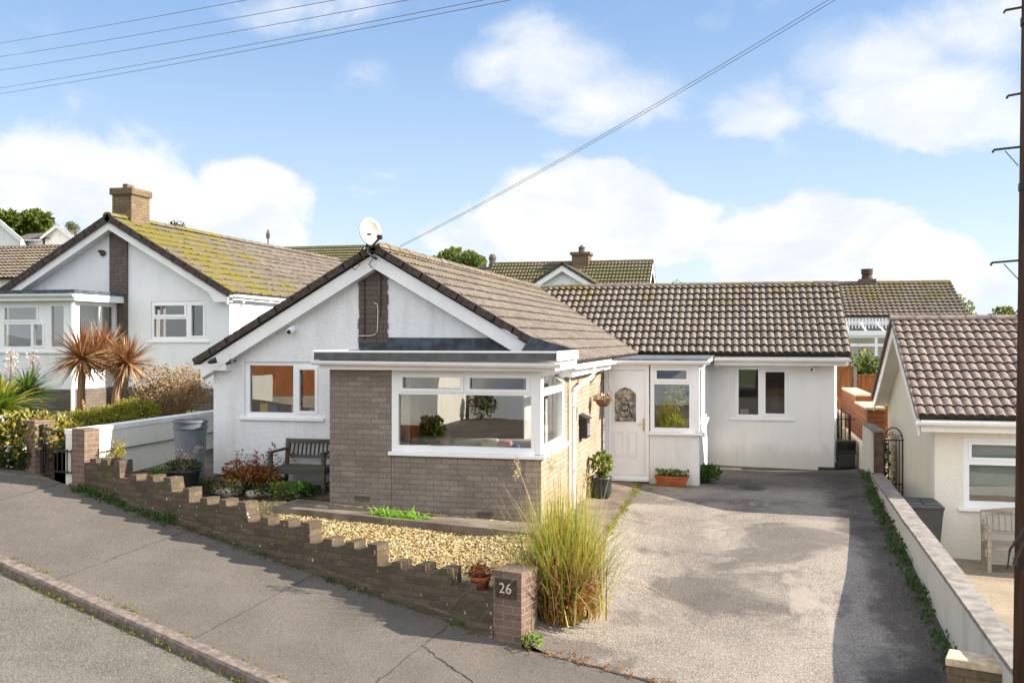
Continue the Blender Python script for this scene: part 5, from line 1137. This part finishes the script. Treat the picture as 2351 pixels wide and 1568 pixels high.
l = atY(30, 524, 74); m = MB(); m.add([(q.x-.2, 70.2, q.z-.05), (l.x-1.5, 74, l.z+.1), (l.x+1.2, 72, q2.z-.2), (q.x-(q2.x-q.x), 69.8, q2.z-.1)], [(0, 1, 2, 3)]); m.v = [(q.x, 73, q.z), (q.x-5.5, 73, q.z-.25), (q.x-4.6, 69.6, q2.z-.3), (q.x-.8, 69.6, q2.z-.3)]; m.build('roof', 'grey_slate', t, fix=False)
m = MB(); m.box(q.x-5.0, q.x-1.8, 70.3, 70.5, 2, q2.z-.3); m.build('wall', 'white_render', t)
q = atY(-32, 480, 66); q2 = atY(47, 548, 66); t = thing('hill_house', 'white house cut off by the left edge of the picture with a steep gable', 'house', (q.x, 66, 5)); hill_house(t, q.x, q.z, 66, (q2.x-q.x), q.z-q2.z, 0)
# tiled roof between the hill houses and the neighbour
q = atY(60, 567, 36); e = atY(40, 640, 33); t = thing('rear_house', 'low house with brown tiled roof at the left edge behind the neighbour', 'house', (q.x, 36, 3)); r1 = rear_house(t, q.x-9, q.x+4.6, 33, e.z, q.z, 3.2, 'roof_tile', 'cream_front', 1, roll=.2)

# ------------------------------------------------------------------ trees and plants
def tree(name, label, c, H, rad, n, size, mats, seed, trunk=.22, group='trees beyond the houses'):
    c = Vector(c); r = random.Random(seed); t = thing(name, label, 'tree', c, group)
    m = MB(); m.tube([c, c+Vector((.1, 0, H*.3)), c+Vector((-.05, .1, H*.6)), c+Vector((0, 0, H*.85))], [trunk, trunk*.8, trunk*.5, trunk*.15], 8)
    L = []
    for k in range(13):
        d = Vector((r.gauss(0, 1), r.gauss(0, 1), r.gauss(.15, .7))).normalized(); q = c+Vector((d.x*rad[0]*.62, d.y*rad[1]*.62, H-rad[2]+d.z*rad[2]*.62)); s = r.uniform(.28, .5); L.append((q, s))
        m.tube([c+Vector((0, 0, H*r.uniform(.3, .6))), q], [trunk*.35, trunk*.06], 5)
    m.build('trunk', 'bark', t, fix=False)
    for j, (mt, sh) in enumerate(mats):
        mm = MB()
        for k, (q, s) in enumerate(L): leaf_cloud(mm, q, (rad[0]*s, rad[1]*s, rad[2]*s), int(n*sh*s/len(L)*2.4), size, seed*17+k+50*j, surf=.5, elong=1.4)
        mm.build('crown', mt, t, fix=False)
    return t
def tree_at(label, u, vtop, Y, wpx, hpx, n, mats, seed, base=0, size=None):
    p = atY(u, vtop, Y); s = p.length/FPX*1.0; rx = wpx/2*Y/FPX*1.02; rz = hpx/2*Y/FPX
    return tree('tree', label, (p.x, Y, base), p.z-base, (rx, rx*.8, rz), n, size or rx*.16, mats, seed)
TM = [('tree_leaf', .7), ('tree_light', .55)]
tree_at('wide green tree on the far left hill behind the white houses', 40, 486, 100, 190, 60, 3000, TM, 201, 4)
tree_at('second hill tree further left at the picture edge', -70, 480, 100, 150, 70, 1600, TM, 202, 4)
tree_at('small brown green tree on the hill right of the white hill house', 165, 506, 82, 42, 50, 900, [('tree_leaf', .8), ('twig_tan', .5)], 203, 4)
tree_at('dark low treetop showing over the mossy ridge of the left bungalow', 400, 507, 70, 55, 34, 500, [('dark_leaf', .8), ('tree_leaf', .4)], 204, 1)
tree_at('broad green tree behind the main ridge, left of the two', 1030, 574, 74, 110, 70, 2200, TM, 205, 1)
tree_at('rounder green tree behind the main ridge, just right of its broader twin', 1080, 573, 72, 70, 66, 1500, [('tree_leaf', .5), ('tree_light', .8)], 206, 1)
tree_at('tiny treetop over the middle of the wing ridge', 1558, 643, 80, 40, 30, 400, TM, 207, 0)
tree_at('light green tree right of the rear house behind the wing', 2205, 678, 60, 62, 90, 1500, [('tree_light', .9), ('tree_leaf', .4)], 208, -1)
tree_at('low green tree on the horizon beside the telegraph pole', 2310, 705, 80, 80, 60, 1100, TM, 209, -1)
t = thing('aerial_mast', 'thin dark aerial post standing up behind the left mossy roof', 'aerial', (-12.8, 45, 4)); p = atY(615, 527, 45)
m = MB(); m.tube([(p.x, 45, 2), (p.x, 45, p.z)], .035, 6); m.lathe((p.x, 45, p.z-.5), [(.0, 0), (.09, .05), (.11, .25), (.06, .4), (0, .5)], 8); m.build('post', 'grey_weather', t)

def cordyline(label, base, trunk_pts, heads, seed):
    """cabbage palm: trunk, forked arms, heads of sword leaves"""
    t = thing('cabbage_palm', label, 'palm', base, 'red cabbage palms'); r = random.Random(seed)
    m = MB(); m.tube(trunk_pts, [.085, .07, .065, .075][:len(trunk_pts)], 9)
    for h, _ in heads: q = Vector(trunk_pts[-1]); m.tube([q, (q+Vector(h))/2+Vector((0, 0, -.05)), h], [.06, .05, .05], 7)
    m.build('trunk', 'palm_trunk', t)
    for h, R in heads:
        parts = {'cordy_red': MB(), 'cordy_tan': MB()}; h = Vector(h)
        for k in range(190):
            z = r.uniform(-.75, 1); th = r.uniform(0, 2*pi); q = sqrt(max(0, 1-z*z)); d = Vector((q*cos(th), q*sin(th), z)).normalized(); L = 1.08*R*r.uniform(.75, 1.12); w = .05*r.uniform(.8, 1.2)
            s = d.cross(Vector((0, 0, 1))); s = s.normalized() if s.length > .1 else Vector((1, 0, 0)); s = (s*cos(.4)+d.cross(s)*sin(r.uniform(-.5, .5))).normalized(); P = []; nn = s.cross(d)
            for i in range(5):
                f_ = i/4; p = h+d*(L*f_*(.12/L+.95))+Vector((0, 0, -.13*L*f_*f_*(1.2-z)*r.uniform(.4, 1))); ww = w*(.5+1.2*f_ if f_ < .3 else (1-f_)*1.22)*.5+.001
                P += [p-s*ww+nn*ww*.35, p, p+s*ww+nn*ww*.35]
            mb = parts['cordy_tan' if (r.random() < .42 or z < -.45) else 'cordy_red']
            mb.add(P, [(3*i+j, 3*i+j+1, 3*i+j+4, 3*i+j+3) for i in range(4) for j in (0, 1)])
        for k, mb in parts.items(): mb.build('leaf_head', k, t, fix=False)
Yp = 15.5
A = lambda u, v, Y=Yp: atY(u, v, Y)
cordyline('red leaved cabbage palm on the left with the larger single leaf head', A(187, 960), [A(187, 960), A(186, 900), A(187, 862)], [(A(187, 822), .62), (A(215, 815, 15.9), .5)], 21)
cordyline('red leaved cabbage palm with forked heads just right of its larger neighbour', A(264, 945), [A(264, 945), A(266, 905), A(272, 868)], [(A(291, 832), .50), (A(240, 808, 16.2), .52)], 22)
def fan(label, c, R, n, mats, seed, zmin=-.2, droop=.25, wl=.05):
    t = thing('yucca', label, 'plant', c, 'fan leaved plants'); r = random.Random(seed); ms = [MB() for _ in mats]; c = Vector(c)
    for k in range(n):
        z = r.uniform(zmin, 1); th = r.uniform(0, 2*pi); q = sqrt(max(0, 1-z*z)); d = Vector((q*cos(th), q*sin(th), z)); L = R*r.uniform(.75, 1.1); s = d.cross(Vector((0, 0, 1))).normalized(); nn = s.cross(d); P = []
        for i in range(5): f_ = i/4; p = c+d*L*f_+Vector((0, 0, -droop*L*f_*f_)); ww = wl*(.6+f_ if f_ < .4 else (1-f_)*1.67)*.5+.001; P += [p-s*ww+nn*ww*.3, p, p+s*ww+nn*ww*.3]
        ms[r.randrange(len(mats))].add(P, [(3*i+j, 3*i+j+1, 3*i+j+4, 3*i+j+3) for i in range(4) for j in (0, 1)])
    for mb, mt in zip(ms, mats): mb.build('leaf_head', mt, t, fix=False)
    return t
fan('bright green sword leaved yucca at the left edge of the picture', A(2, 940, 13.3), .95, 150, ['fan_green', 'fan_green', 'grass_yellow'], 31, -.3, .3, .07)
fan('dark green sword leaved yucca behind the bright one near the left edge', A(62, 905, 14.2), .66, 120, ['fan_dark', 'fan_dark', 'fan_green'], 32, -.1, .2, .05)
for i, (u, v0, v1) in enumerate(((22, 905, 805), (72, 900, 808))):
    p, q = A(u, v0, 15.7), A(u+4, v1, 15.7); t = thing('flower_spike', 'the '+('left', 'right')[i]+' one of two pale dried flower spikes rising behind the yuccas', 'flower spike', p, 'dried flower spikes'); m = MB(); m.tube([p, q], [.02, .01], 6); m.build('stem', 'twig_tan', t); m = MB()
    for k in range(10): leaf_cloud(m, p+(q-p)*(.25+.075*k), (.11, .11, .07), 22, .045, 400+k+i*20)
    m.build('foliage', 'bloom', t, fix=False)
def hedge(label, u, v, Y, rad, n, size, mats, seed, lumps=8, name='hedge', base=None, cat='hedge'):
    p = A(u, v, Y); return bush(name, label, cat, (p.x, Y, p.z), rad, n, size, mats, seed, 10, lumps, group=None)
HM = [('hedge_leaf', 1.0), ('yellow_leaf', .25)]
hedge('clipped yellow green mound at the foot of the left palm', 182, 998, 14.2, (.62, .55, .24), 2600, .05, HM, 41)
hedge('clipped yellow green mound below the right palm', 250, 988, 14.6, (.55, .5, .25), 2400, .05, HM, 42)
hedge('rounded yellow green hedge mound nearest the twiggy bush', 308, 972, 15.0, (.48, .45, .25), 2400, .05, HM, 43)
hedge('pale variegated yellow shrub behind the gate post', 140, 1010, 13.0, (.42, .3, .22), 1100, .075, [('yellow_leaf', 1), ('flower_white', .12), ('hedge_leaf', .3)], 44, 8, 'shrub', cat='shrub')
p = on_ground(30, 1095, lambda x, y: pav(*st(x, y)))
bush('shrub', 'large yellow leaved shrub at the left edge above the pavement', 'shrub', (p.x-.35, p.y+.45, p.z+.12), (.75, .3, .44), 2400, .085, [('yellow_leaf', 1), ('dark_leaf', .5), ('flower_white', .06)], 45, 16, 10)
bush('shrub', 'dark green leafy shrub under the yellow one beside the left gate post', 'shrub', (p.x-.45, p.y+.35, p.z-.02), (.5, .22, .26), 1500, .06, [('dark_leaf', 1), ('ivy_leaf', .3), ('bloom', .05)], 46, 12, 8)
m = MB(); m.box(-14, -8.78, -.26, -.02, -.5, -.4, WF); V = []
for i in range(21): a = -14+(14-8.76)*i/20; V += [WF.p(a, 0, pav(a, 0)-.1), WF.p(a, 0, pav(a, 0)+.16), WF.p(a, -.2, pav(a, 0)+.17), WF.p(a, -.2, pav(a, 0)-.1)]
m = MB(); m.add(V, [(4*i+j, 4*i+j+1, 4*i+5+j, 4*i+4+j) for i in range(20) for j in range(3)]); tag(m.build('low_wall', 'garden_brick', fix=False), 'very low brick edging wall left of the gate posts', 'wall')
t = thing('railing', 'short black railing on the low edging wall left of the gate', 'railing', WF.p(-9, -.1, 1))
m = MB(); m.bar(WF.p(-11, -.1, pav(-11, 0)+.42), WF.p(-8.78, -.1, pav(-8.78, 0)+.42), .02, .02); m.build('rail', 'black_metal', t)
for k in range(16): a = -11+.14*k; m = MB(); m.tube([WF.p(a, -.1, pav(a, 0)+.15), WF.p(a, -.1, pav(a, 0)+.5)], .010, 5); m.build('bar', 'black_metal', t)
# twiggy bush by the plinth
p = A(395, 955, 16.2); t = thing('twiggy_bush', 'bare twiggy brown bush in front of the white neighbour wall', 'shrub', p)
m = MB(); tips = sticks(m, p+Vector((0, 0, -.15)), 190, 1.05, .78, .008, 51, .8); m.build('stem', 'twig_tan', t, fix=False); m = MB()
for i, e in enumerate(tips): leaf_cloud(m, e-Vector((0, 0, .08)), (.10, .10, .11), 12, .05, 600+i)
m.build('foliage', 'twig_tan', t, fix=False); m = MB(); leaf_cloud(m, p+Vector((0, 0, .35)), (.62, .5, .35), 700, .06, 52); m.build('inner_foliage', 'grass_rust', t, fix=False)
# creeper on the gate post and yellow sprigs by the white wall
p = A(230, 1068, 11.95); bush('creeper', 'yellow leaved sprig against the white garden wall beside the gate pillar', 'plant', (p.x, p.y+.35, p.z-.15), (.12, .12, .28), 200, .05, [('yellow_leaf', 1)], 53, 10, 5)
p = WF.p(-7.55, -.35, pav(-7.5, 0)+.05); bush('creeper', 'green ivy climbing inside the iron gate beside the right gate pillar', 'plant', p, (.05, .06, .34), 90, .05, [('ivy_leaf', 1), ('red_leaf', .3)], 54, 6, 6)
# large clump of ornamental grass
g = Vector((-1.97, 10.72, gz(-1.97, 10.72))); t = thing('ornamental_grass', 'big clump of green and golden ornamental grass beside the number pillar', 'grass clump', g)
for mt, n, L, w, dr, lean, sd_, bs in (('grass_green', 800, 1.62, .013, .75, (.03, .5), 1, .14), ('grass_yellow', 760, 1.6, .012, .7, (.03, .42), 2, .14), ('grass_straw', 330, 1.75, .008, .95, (.12, .7), 3, .14), ('grass_rust', 700, 1.05, .012, .7, (.08, .5), 4, .17), ('dark_leaf', 350, .9, .012, .6, (.05, .5), 5, .16)):
    m = MB(); blades(m, g, n, L, 1.0, w, 500+sd_, dr, lean, bs, 7); m.build('blade', mt, t, fix=False)
m = MB(); blades(m, g+Vector((0, 0, .0)), 30, 2.2, 1.0, .008, 520, .5, (.05, .45), .10, 8); m.build('flower_stalk', 'grass_straw', t, fix=False)
for i, (du, dv) in enumerate(((1185, 1060), (1345, 1085), (1265, 1035))):
    e = atY(du, dv, 10.7); m = MB(); m.tube([g, (g+e)/2+Vector((0, 0, .12)), e], [.006, .005, .003], 5); leaf_cloud(m, e-Vector((0, 0, .1)), (.035, .035, .14), 60, .04, 700+i, up=1.5, elong=4); m.build('plume', 'grass_straw', t, fix=False)
m = MB(); leaf_cloud(m, g+Vector((-.04, -.22, .34)), (.36, .22, .36), 900, .10, 531, elong=4); m.build('dead_leaves', 'grass_rust', t, fix=False)
p = on_ground(1218, 1488, lambda x, y: pav(*st(x, y))); bush('weed', 'small pale green weed at the foot of the number pillar', 'weed', p, (.13, .10, .09), 200, .04, [('bright_leaf', .5), ('green_leaf', .5)], 55, 4, 4)

# weeds: uncountable strips
def weeds(name, label, pts, n, size, spread, mat, seed, h=.05):
    r = random.Random(seed); m = MB(); pts = [Vector(p) for p in pts]
    for _ in range(n):
        i = r.randrange(len(pts)-1); q = pts[i].lerp(pts[i+1], r.random())
        clump = .35+.65*(sin(q.x*5.1+q.y*3.7+seed)*.5+.5)
        if r.random() > clump: continue
        leaf_cloud(m, q+Vector((r.gauss(0, spread), r.gauss(0, spread), h*.5*r.random())), (size*1.1, size*1.1, h*clump), 7, size, r.random(), up=.9)
    o = m.build(name, mat, None, fix=False); tag(o, label, 'weeds', kind='stuff')
weeds('wall_weeds', 'green weeds along the foot of the stepped brick wall', [pz(s, .06) for s in np.linspace(-7.3, -5.2, 12)], 190, .05, .045, 'ivy_leaf', 3, .10)
weeds('wall_weeds', 'sparse weeds further down the foot of the stepped brick wall', [pz(s, .05) for s in np.linspace(-5.2, -.4, 20)], 150, .03, .025, 'ivy_leaf', 4, .05)
weeds('kerb_weeds', 'yellow green weeds in the gutter along the kerb', [Vector(pz(s, 2.16))-Vector((0, 0, KDROP)) for s in np.linspace(-9, 0, 40)], 420, .022, .014, 'hedge_leaf', 5, .03)
weeds('kerb_weeds', 'tiny weeds on the pavement side of the kerb', [pz(s, 1.97) for s in np.linspace(-9, 0, 30)], 110, .02, .015, 'hedge_leaf', 6, .02)
weeds('drive_weeds', 'green weeds along the foot of the right driveway wall', [(wx(y)-.10, y, gz(wx(y)-.1, y)) for y in np.linspace(9.2, 21, 40)], 480, .05, .06, 'ivy_leaf', 7, .09)
weeds('path_weeds', 'yellow weeds in the joint between the path and the drive', [(-1.90, y, gz(-1.9, y)) for y in np.linspace(11.4, 18.4, 20)], 330, .028, .025, 'hedge_leaf', 8, .03)
weeds('path_weeds', 'weeds and leaf litter along the foot of the porch wall', [(x, 18.3+.0*x, gz(x, 18.3)) for x in np.linspace(-1.9, -.5, 6)], 60, .03, .10, 'hedge_leaf', 9, .03)
weeds('bed_weeds', 'tangled ground cover in the bed below the white gable wall', [(-8.0, 12.9, .56), (-7.2, 13.2, .52), (-6.2, 13.1, .47)], 240, .05, .22, 'dark_leaf', 10, .06)
weeds('drive_litter', 'fallen leaves where the drive meets the pavement', [pz(s, -.02) for s in np.linspace(.2, 2.4, 10)], 110, .025, .05, 'grass_rust', 12, .012)

# ------------------------------------------------------------------ telegraph pole and wires
t = thing('telegraph_pole', 'tall brown wooden telegraph pole with steps at the right edge', 'telegraph pole', (2.20, 8.35, -1.2))
pb, ptp = Vector((2.275, 8.62, -1.4)), Vector((2.345, 8.62, 7.0)); m = MB(); m.tube([pb, pb.lerp(ptp, .5), ptp], [.140, .125, .11], 18); m.build('shaft', 'pole_wood', t, smooth=True)
for i, v in enumerate((217, 340, 600, 20)):
    p = atY(2338, v, 8.62); L = (.08, .185, .20, .1)[i]; m = MB(); m.bar(p+Vector((.05, 0, .01)), p+Vector((-L, 0, -.008)), .018, .016); m.bar(p+Vector((-L, 0, -.01)), p+Vector((-L-.01, 0, -.03)), .016, .016)
    if i in (1, 2): m.tube([p+Vector((-L*.55, 0, -.02)), p+Vector((.0, 0, -.15))], .004, 5)
    m.build('step', 'black_metal', t)
for v in (1292, 430, 50): p = atY(2345, v, 8.62); r_ = .14-.0036*(p.z+1.4); m = MB(); m.tube([pb.lerp(ptp, (p.z-.03+1.4)/8.4), pb.lerp(ptp, (p.z+.03+1.4)/8.4)], r_+.008, 18); m.build('band', 'black_metal', t)
m = MB(); p = atY(2338, 1000, 8.5); q = atY(2300, 1120*1.15, 8.5); m.tube([atY(2352, 1210, 8.46), atY(2318, 1262, 8.45), atY(2312, 1306, 8.45)], .010, 6); m.tube([atY(2352, 1240, 8.46), atY(2326, 1296, 8.45)], .012, 6); m.build('stay_cable', 'black_metal', t)
def wire(label, p, q, sag, rad=.012):
    rad *= .48
    p, q = Vector(p), Vector(q); m = MB(); n = 28
    m.tube([p.lerp(q, i/n)-Vector((0, 0, 4*sag*(i/n)*(1-i/n))) for i in range(n+1)], rad, 5); tag(m.build('overhead_wire', 'wire'), label, 'wire')
top_ = Vector((2.3, 8.6, 6.42))
for i, (v, dz, nm) in enumerate(((108, .0, 'topmost'), (138, .03, 'second from the top'), (169, .04, 'third from the top'), (211, -.06, 'fourth from the top'), (224, -.08, 'lowest'))):
    q = atD(-140, v+12, 30); wire('overhead wire crossing the top left of the sky, '+nm+' of the five', top_+Vector((-.1, 0, (.35, .16, .05, -.03, -.07)[i])), q, .12, .011)
wire('left strand of the twin service cable running down to the main gable', top_+Vector((-.12, .02, .06)), (-5.22, 14.3, 4.22), .10, .007); wire('right strand of the twin service cable running down to the main gable', top_+Vector((-.12, .03, .02)), (-5.22, 14.3, 4.20), .10, .007)

# ------------------------------------------------------------------ inside the windows
t = thing('sofa', 'grey sofa back seen through the big bay window', 'sofa', (-3.6, 13.3, .2))
for i in range(3): m = MB(); m.bbox(-4.62+.62*i, -4.02+.62*i, 13.05, 13.3, .55, 1.36, .05); m.build('back_cushion', 'sofa_grey', t)
m = MB(); m.bbox(-4.64, -2.76, 13.05, 13.95, .13, .55, .05); m.build('base', 'sofa_grey', t)
for i, (x, mt, lab) in enumerate(((-3.42, 'pale_stone', 'beige cushion on the sill side of the bay window'), (-3.2, 'flower_pink', 'pink patterned cushion behind the bay window'), (-3.05, 'blue_paint', 'small blue soft toy on the bay window sill'))):
    m = MB(); m.bbox(x-(.13, .10, .06)[i], x+(.13, .10, .06)[i], 12.96, 13.03, 1.2, (1.38, 1.36, 1.31)[i], .03); tag(m.build('cushion', mt, smooth=True), lab, 'cushion')
def curtain(label, x0, x1, y, z0, z1, fr=None):
    m = MB(); n = 40; V = []
    for i in range(n+1):
        a = x0+(x1-x0)*i/n; b_ = .03*sin(i*1.25)
        p = (a, y+b_) if fr is None else (y+b_, a); V += [(*p, z0), (*p, z1)]
    m.add(V, [(2*i, 2*i+2, 2*i+3, 2*i+1) for i in range(n)]); tag(m.build('curtain', 'curtain', smooth=True, fix=False), label, 'curtain')
curtain('pale curtain hanging at the right side window of the bay', 13.2, 13.9, -2.98, .9, 2.3, 1)
curtain('pale curtain at the left edge of the big bay window', -4.74, -4.60, 13.02, .6, 2.3)
curtain('pale curtain inside the neighbour glazed bay', -16.55, -17.5, 18.95, 2.5, 3.6)
for i, (x, z, rad, mt, lab, cat) in enumerate(((-7.52, 1.63, (.07, .05, .09), 'yellow_paint', 'yellow box on the kitchen window sill', 'box'), (-7.36, 1.62, (.08, .05, .07), 'blue_paint', 'blue box on the kitchen window sill', 'box'), (-7.02, 1.63, (.035, .035, .08), 'flower_white', 'white vase on the kitchen window sill', 'vase'), (-6.70, 1.63, (.05, .05, .03), 'flower_white', 'white bowl in the right kitchen pane', 'bowl'))):
    m = MB(); p = Vector((x, 14.28, z))
    if cat == 'box': m.bbox(x-rad[0], x+rad[0], 14.22, 14.32, z-.06, z+rad[2], .008)
    elif cat == 'vase': m.lathe((x, 14.28, z-.06), [(0, 0), (.035, 0), (.045, .05), (.03, .11), (.022, .14), (.03, .16)], 14)
    else: m.lathe((x, 14.28, z-.05), [(0, 0), (.03, 0), (.055, .06), (.05, .06), (.0, .01)], 16)
    tag(m.build(cat, mt, smooth=cat != 'box'), lab, cat)
m = MB(); leaf_cloud(m, (-6.95, 14.3, 1.75), (.12, .06, .08), 60, .04, 801); tag(m.build('flower_bunch', 'bloom', fix=False), 'pale flowers beside the white vase in the kitchen window', 'flowers')
m = MB(); m.bbox(-.05, .14, 23.66, 23.74, .98, 1.10, .01); tag(m.build('storage_box', 'pale_stone'), 'small cream box on the sill of the wing window', 'box')
t = thing('office_chair', 'black high backed chair behind the right pane of the wing window', 'chair', (.78, 24.3, 0)); m = MB(); m.bbox(.62, .92, 24.25, 24.35, .9, 1.52, .05); m.bbox(.66, .88, 24.24, 24.34, 1.54, 1.72, .04); m.build('backrest', 'black_plastic', t); m = MB(); m.bbox(.55, .98, 23.9, 24.24, .5, .6, .03); m.tube([(.77, 24.1, .1), (.77, 24.1, .5)], .03, 8); m.build('seat', 'black_plastic', t)
t = thing('houseplant', 'tall leafy house plant inside the porch window', 'potted plant', (-1.25, 19.0, .9)); m = MB(); m.lathe((-1.28, 19.0, .75), [(0, 0), (.09, 0), (.12, .2), (.11, .2), (0, .18)], 16); m.build('pot', 'terracotta', t); m = MB(); m.tube([(-1.28, 19, .95), (-1.26, 19, 1.8)], .008, 5); leaf_cloud(m, (-1.26, 19, 1.65), (.2, .2, .22), 120, .08, 811); leaf_cloud(m, (-1.28, 19, 1.1), (.22, .18, .14), 160, .09, 812); m.build('foliage', 'hedge_leaf', t, fix=False)

# ------------------------------------------------------------------ the other side of the street (seen mirrored in the windows)
t = thing('opposite_bungalow', 'white bungalow across the road, seen only mirrored in the bay window', 'house', (-9, -22, -1))
m = MB(); m.box(-13.0, -2, -30, -20, -2, 2.2); m.build('wall', 'neighbour_white', t); m = MB(); m.box(-13.2, -10.2, -19.98, -15.6, -2, 1.5); m.v = [(v[0]-3.0, v[1], v[2]) for v in m.v]; m.build('garage', 'garden_render', t)
m = MB(); m.add([(-14, -19.4, 2.1), (-1, -19.4, 2.1), (-1, -25, 5.0), (-14, -25, 5.0), (-14, -30.6, 2.1), (-1, -30.6, 2.1)], [(0, 1, 2, 3), (3, 2, 5, 4)]); m.build('roof', 'roof_tile', t, fix=False)
window(t, Fr((0, -20, 0), (1, 0, 0), (0, 1, 0)), -9.5, -7.5, .2, 1.5, [(-9.4, -8.55, .3, 1.4), (-8.45, -7.6, .3, 1.4)], .07, -.02)
t = thing('opposite_wall', 'cream garden wall across the road, seen only mirrored in the bay window', 'wall', (-16, -17, -1))
m = MB(); m.add([(-16.6, -20, -2), (-15.0, -13.6, -2), (-15.2, -13.55, -2), (-16.8, -19.95, -2), (-16.6, -20, .35), (-15.0, -13.6, .1), (-15.2, -13.55, .1), (-16.8, -19.95, .35)], [(0, 1, 5, 4), (1, 2, 6, 5), (2, 3, 7, 6), (3, 0, 4, 7), (4, 5, 6, 7)]); m.build('wall_body', 'garden_render', t)
t = thing('opposite_fence', 'orange timber fence across the road, seen only mirrored in the kitchen window', 'fence', (-22, -14, -1))
m = MB()
ff = Fr((-17.5, -19, 0), (-.6, .8, 0), (.8, .6, 0))
for k in range(100): m.box(.14*k, .14*k+.13, -.03+.01*(k % 2), .0, .05, 1.6, ff)
m.build('panel', 'fence_orange', t)
m = MB(); m.box(-1, 14.5, -.05, -.031, -2, .06, ff); m.build('gravel_board', 'bench_grey', t)
t = thing('opposite_pier', 'cream rendered wall end across the road, seen only mirrored in the kitchen window', 'wall', ff.p(8, .5, -1)); m = MB(); m.box(7.2, 9.0, .3, .6, -2, 1.1, ff); m.build('wall_body', 'garden_render', t)
t = thing('opposite_fence', 'low brown fence across the road, seen only mirrored in the bay window', 'fence', (-10.6, -5, -1))
m = MB()
for k in range(14): m.box(-11.6+.14*k, -11.6+.14*k+.13, -5.2+.01*(k % 2), -5.17, -2, -.1)
m.build('panel', 'fence_cedar', t)
t = thing('opposite_house', 'brick house across the road, seen only as a reflection', 'house', (4, -24, -3))
m = MB(); m.box(1, 12, -32, -20, -5, 1.5); m.build('wall', 'red_brick', t); m = MB(); m.add([(0, -19.4, 1.4), (13, -19.4, 1.4), (13, -26, 4.6), (0, -26, 4.6), (0, -32.6, 1.4), (13, -32.6, 1.4)], [(0, 1, 2, 3), (3, 2, 5, 4)]); m.build('roof', 'dark_tile', t, fix=False)
sheet('opposite_ground', -50, 30, -40, 3, 1.5, lambda X, Y: max(road_z(X, Y)+.10, -1.25) if Y > -9 else -1.1, [wall_line((0, -40), 7.7)], 'opposite_asphalt', 0)
bush('opposite_hedge', 'olive hedge across the road, seen only mirrored in the bay window', 'hedge', (-9.9, -4.6, -1.0), (.45, .35, .72), 3000, .09, [('hedge_leaf', .6), ('dark_leaf', .7)], 901)
bush('opposite_bush', 'dark bush across the road, seen only as a reflection', 'shrub', (-12.2, -19.2, -1.1), (.7, .5, .8), 700, .14, [('dark_leaf', .7), ('hedge_leaf', .3)], 902)
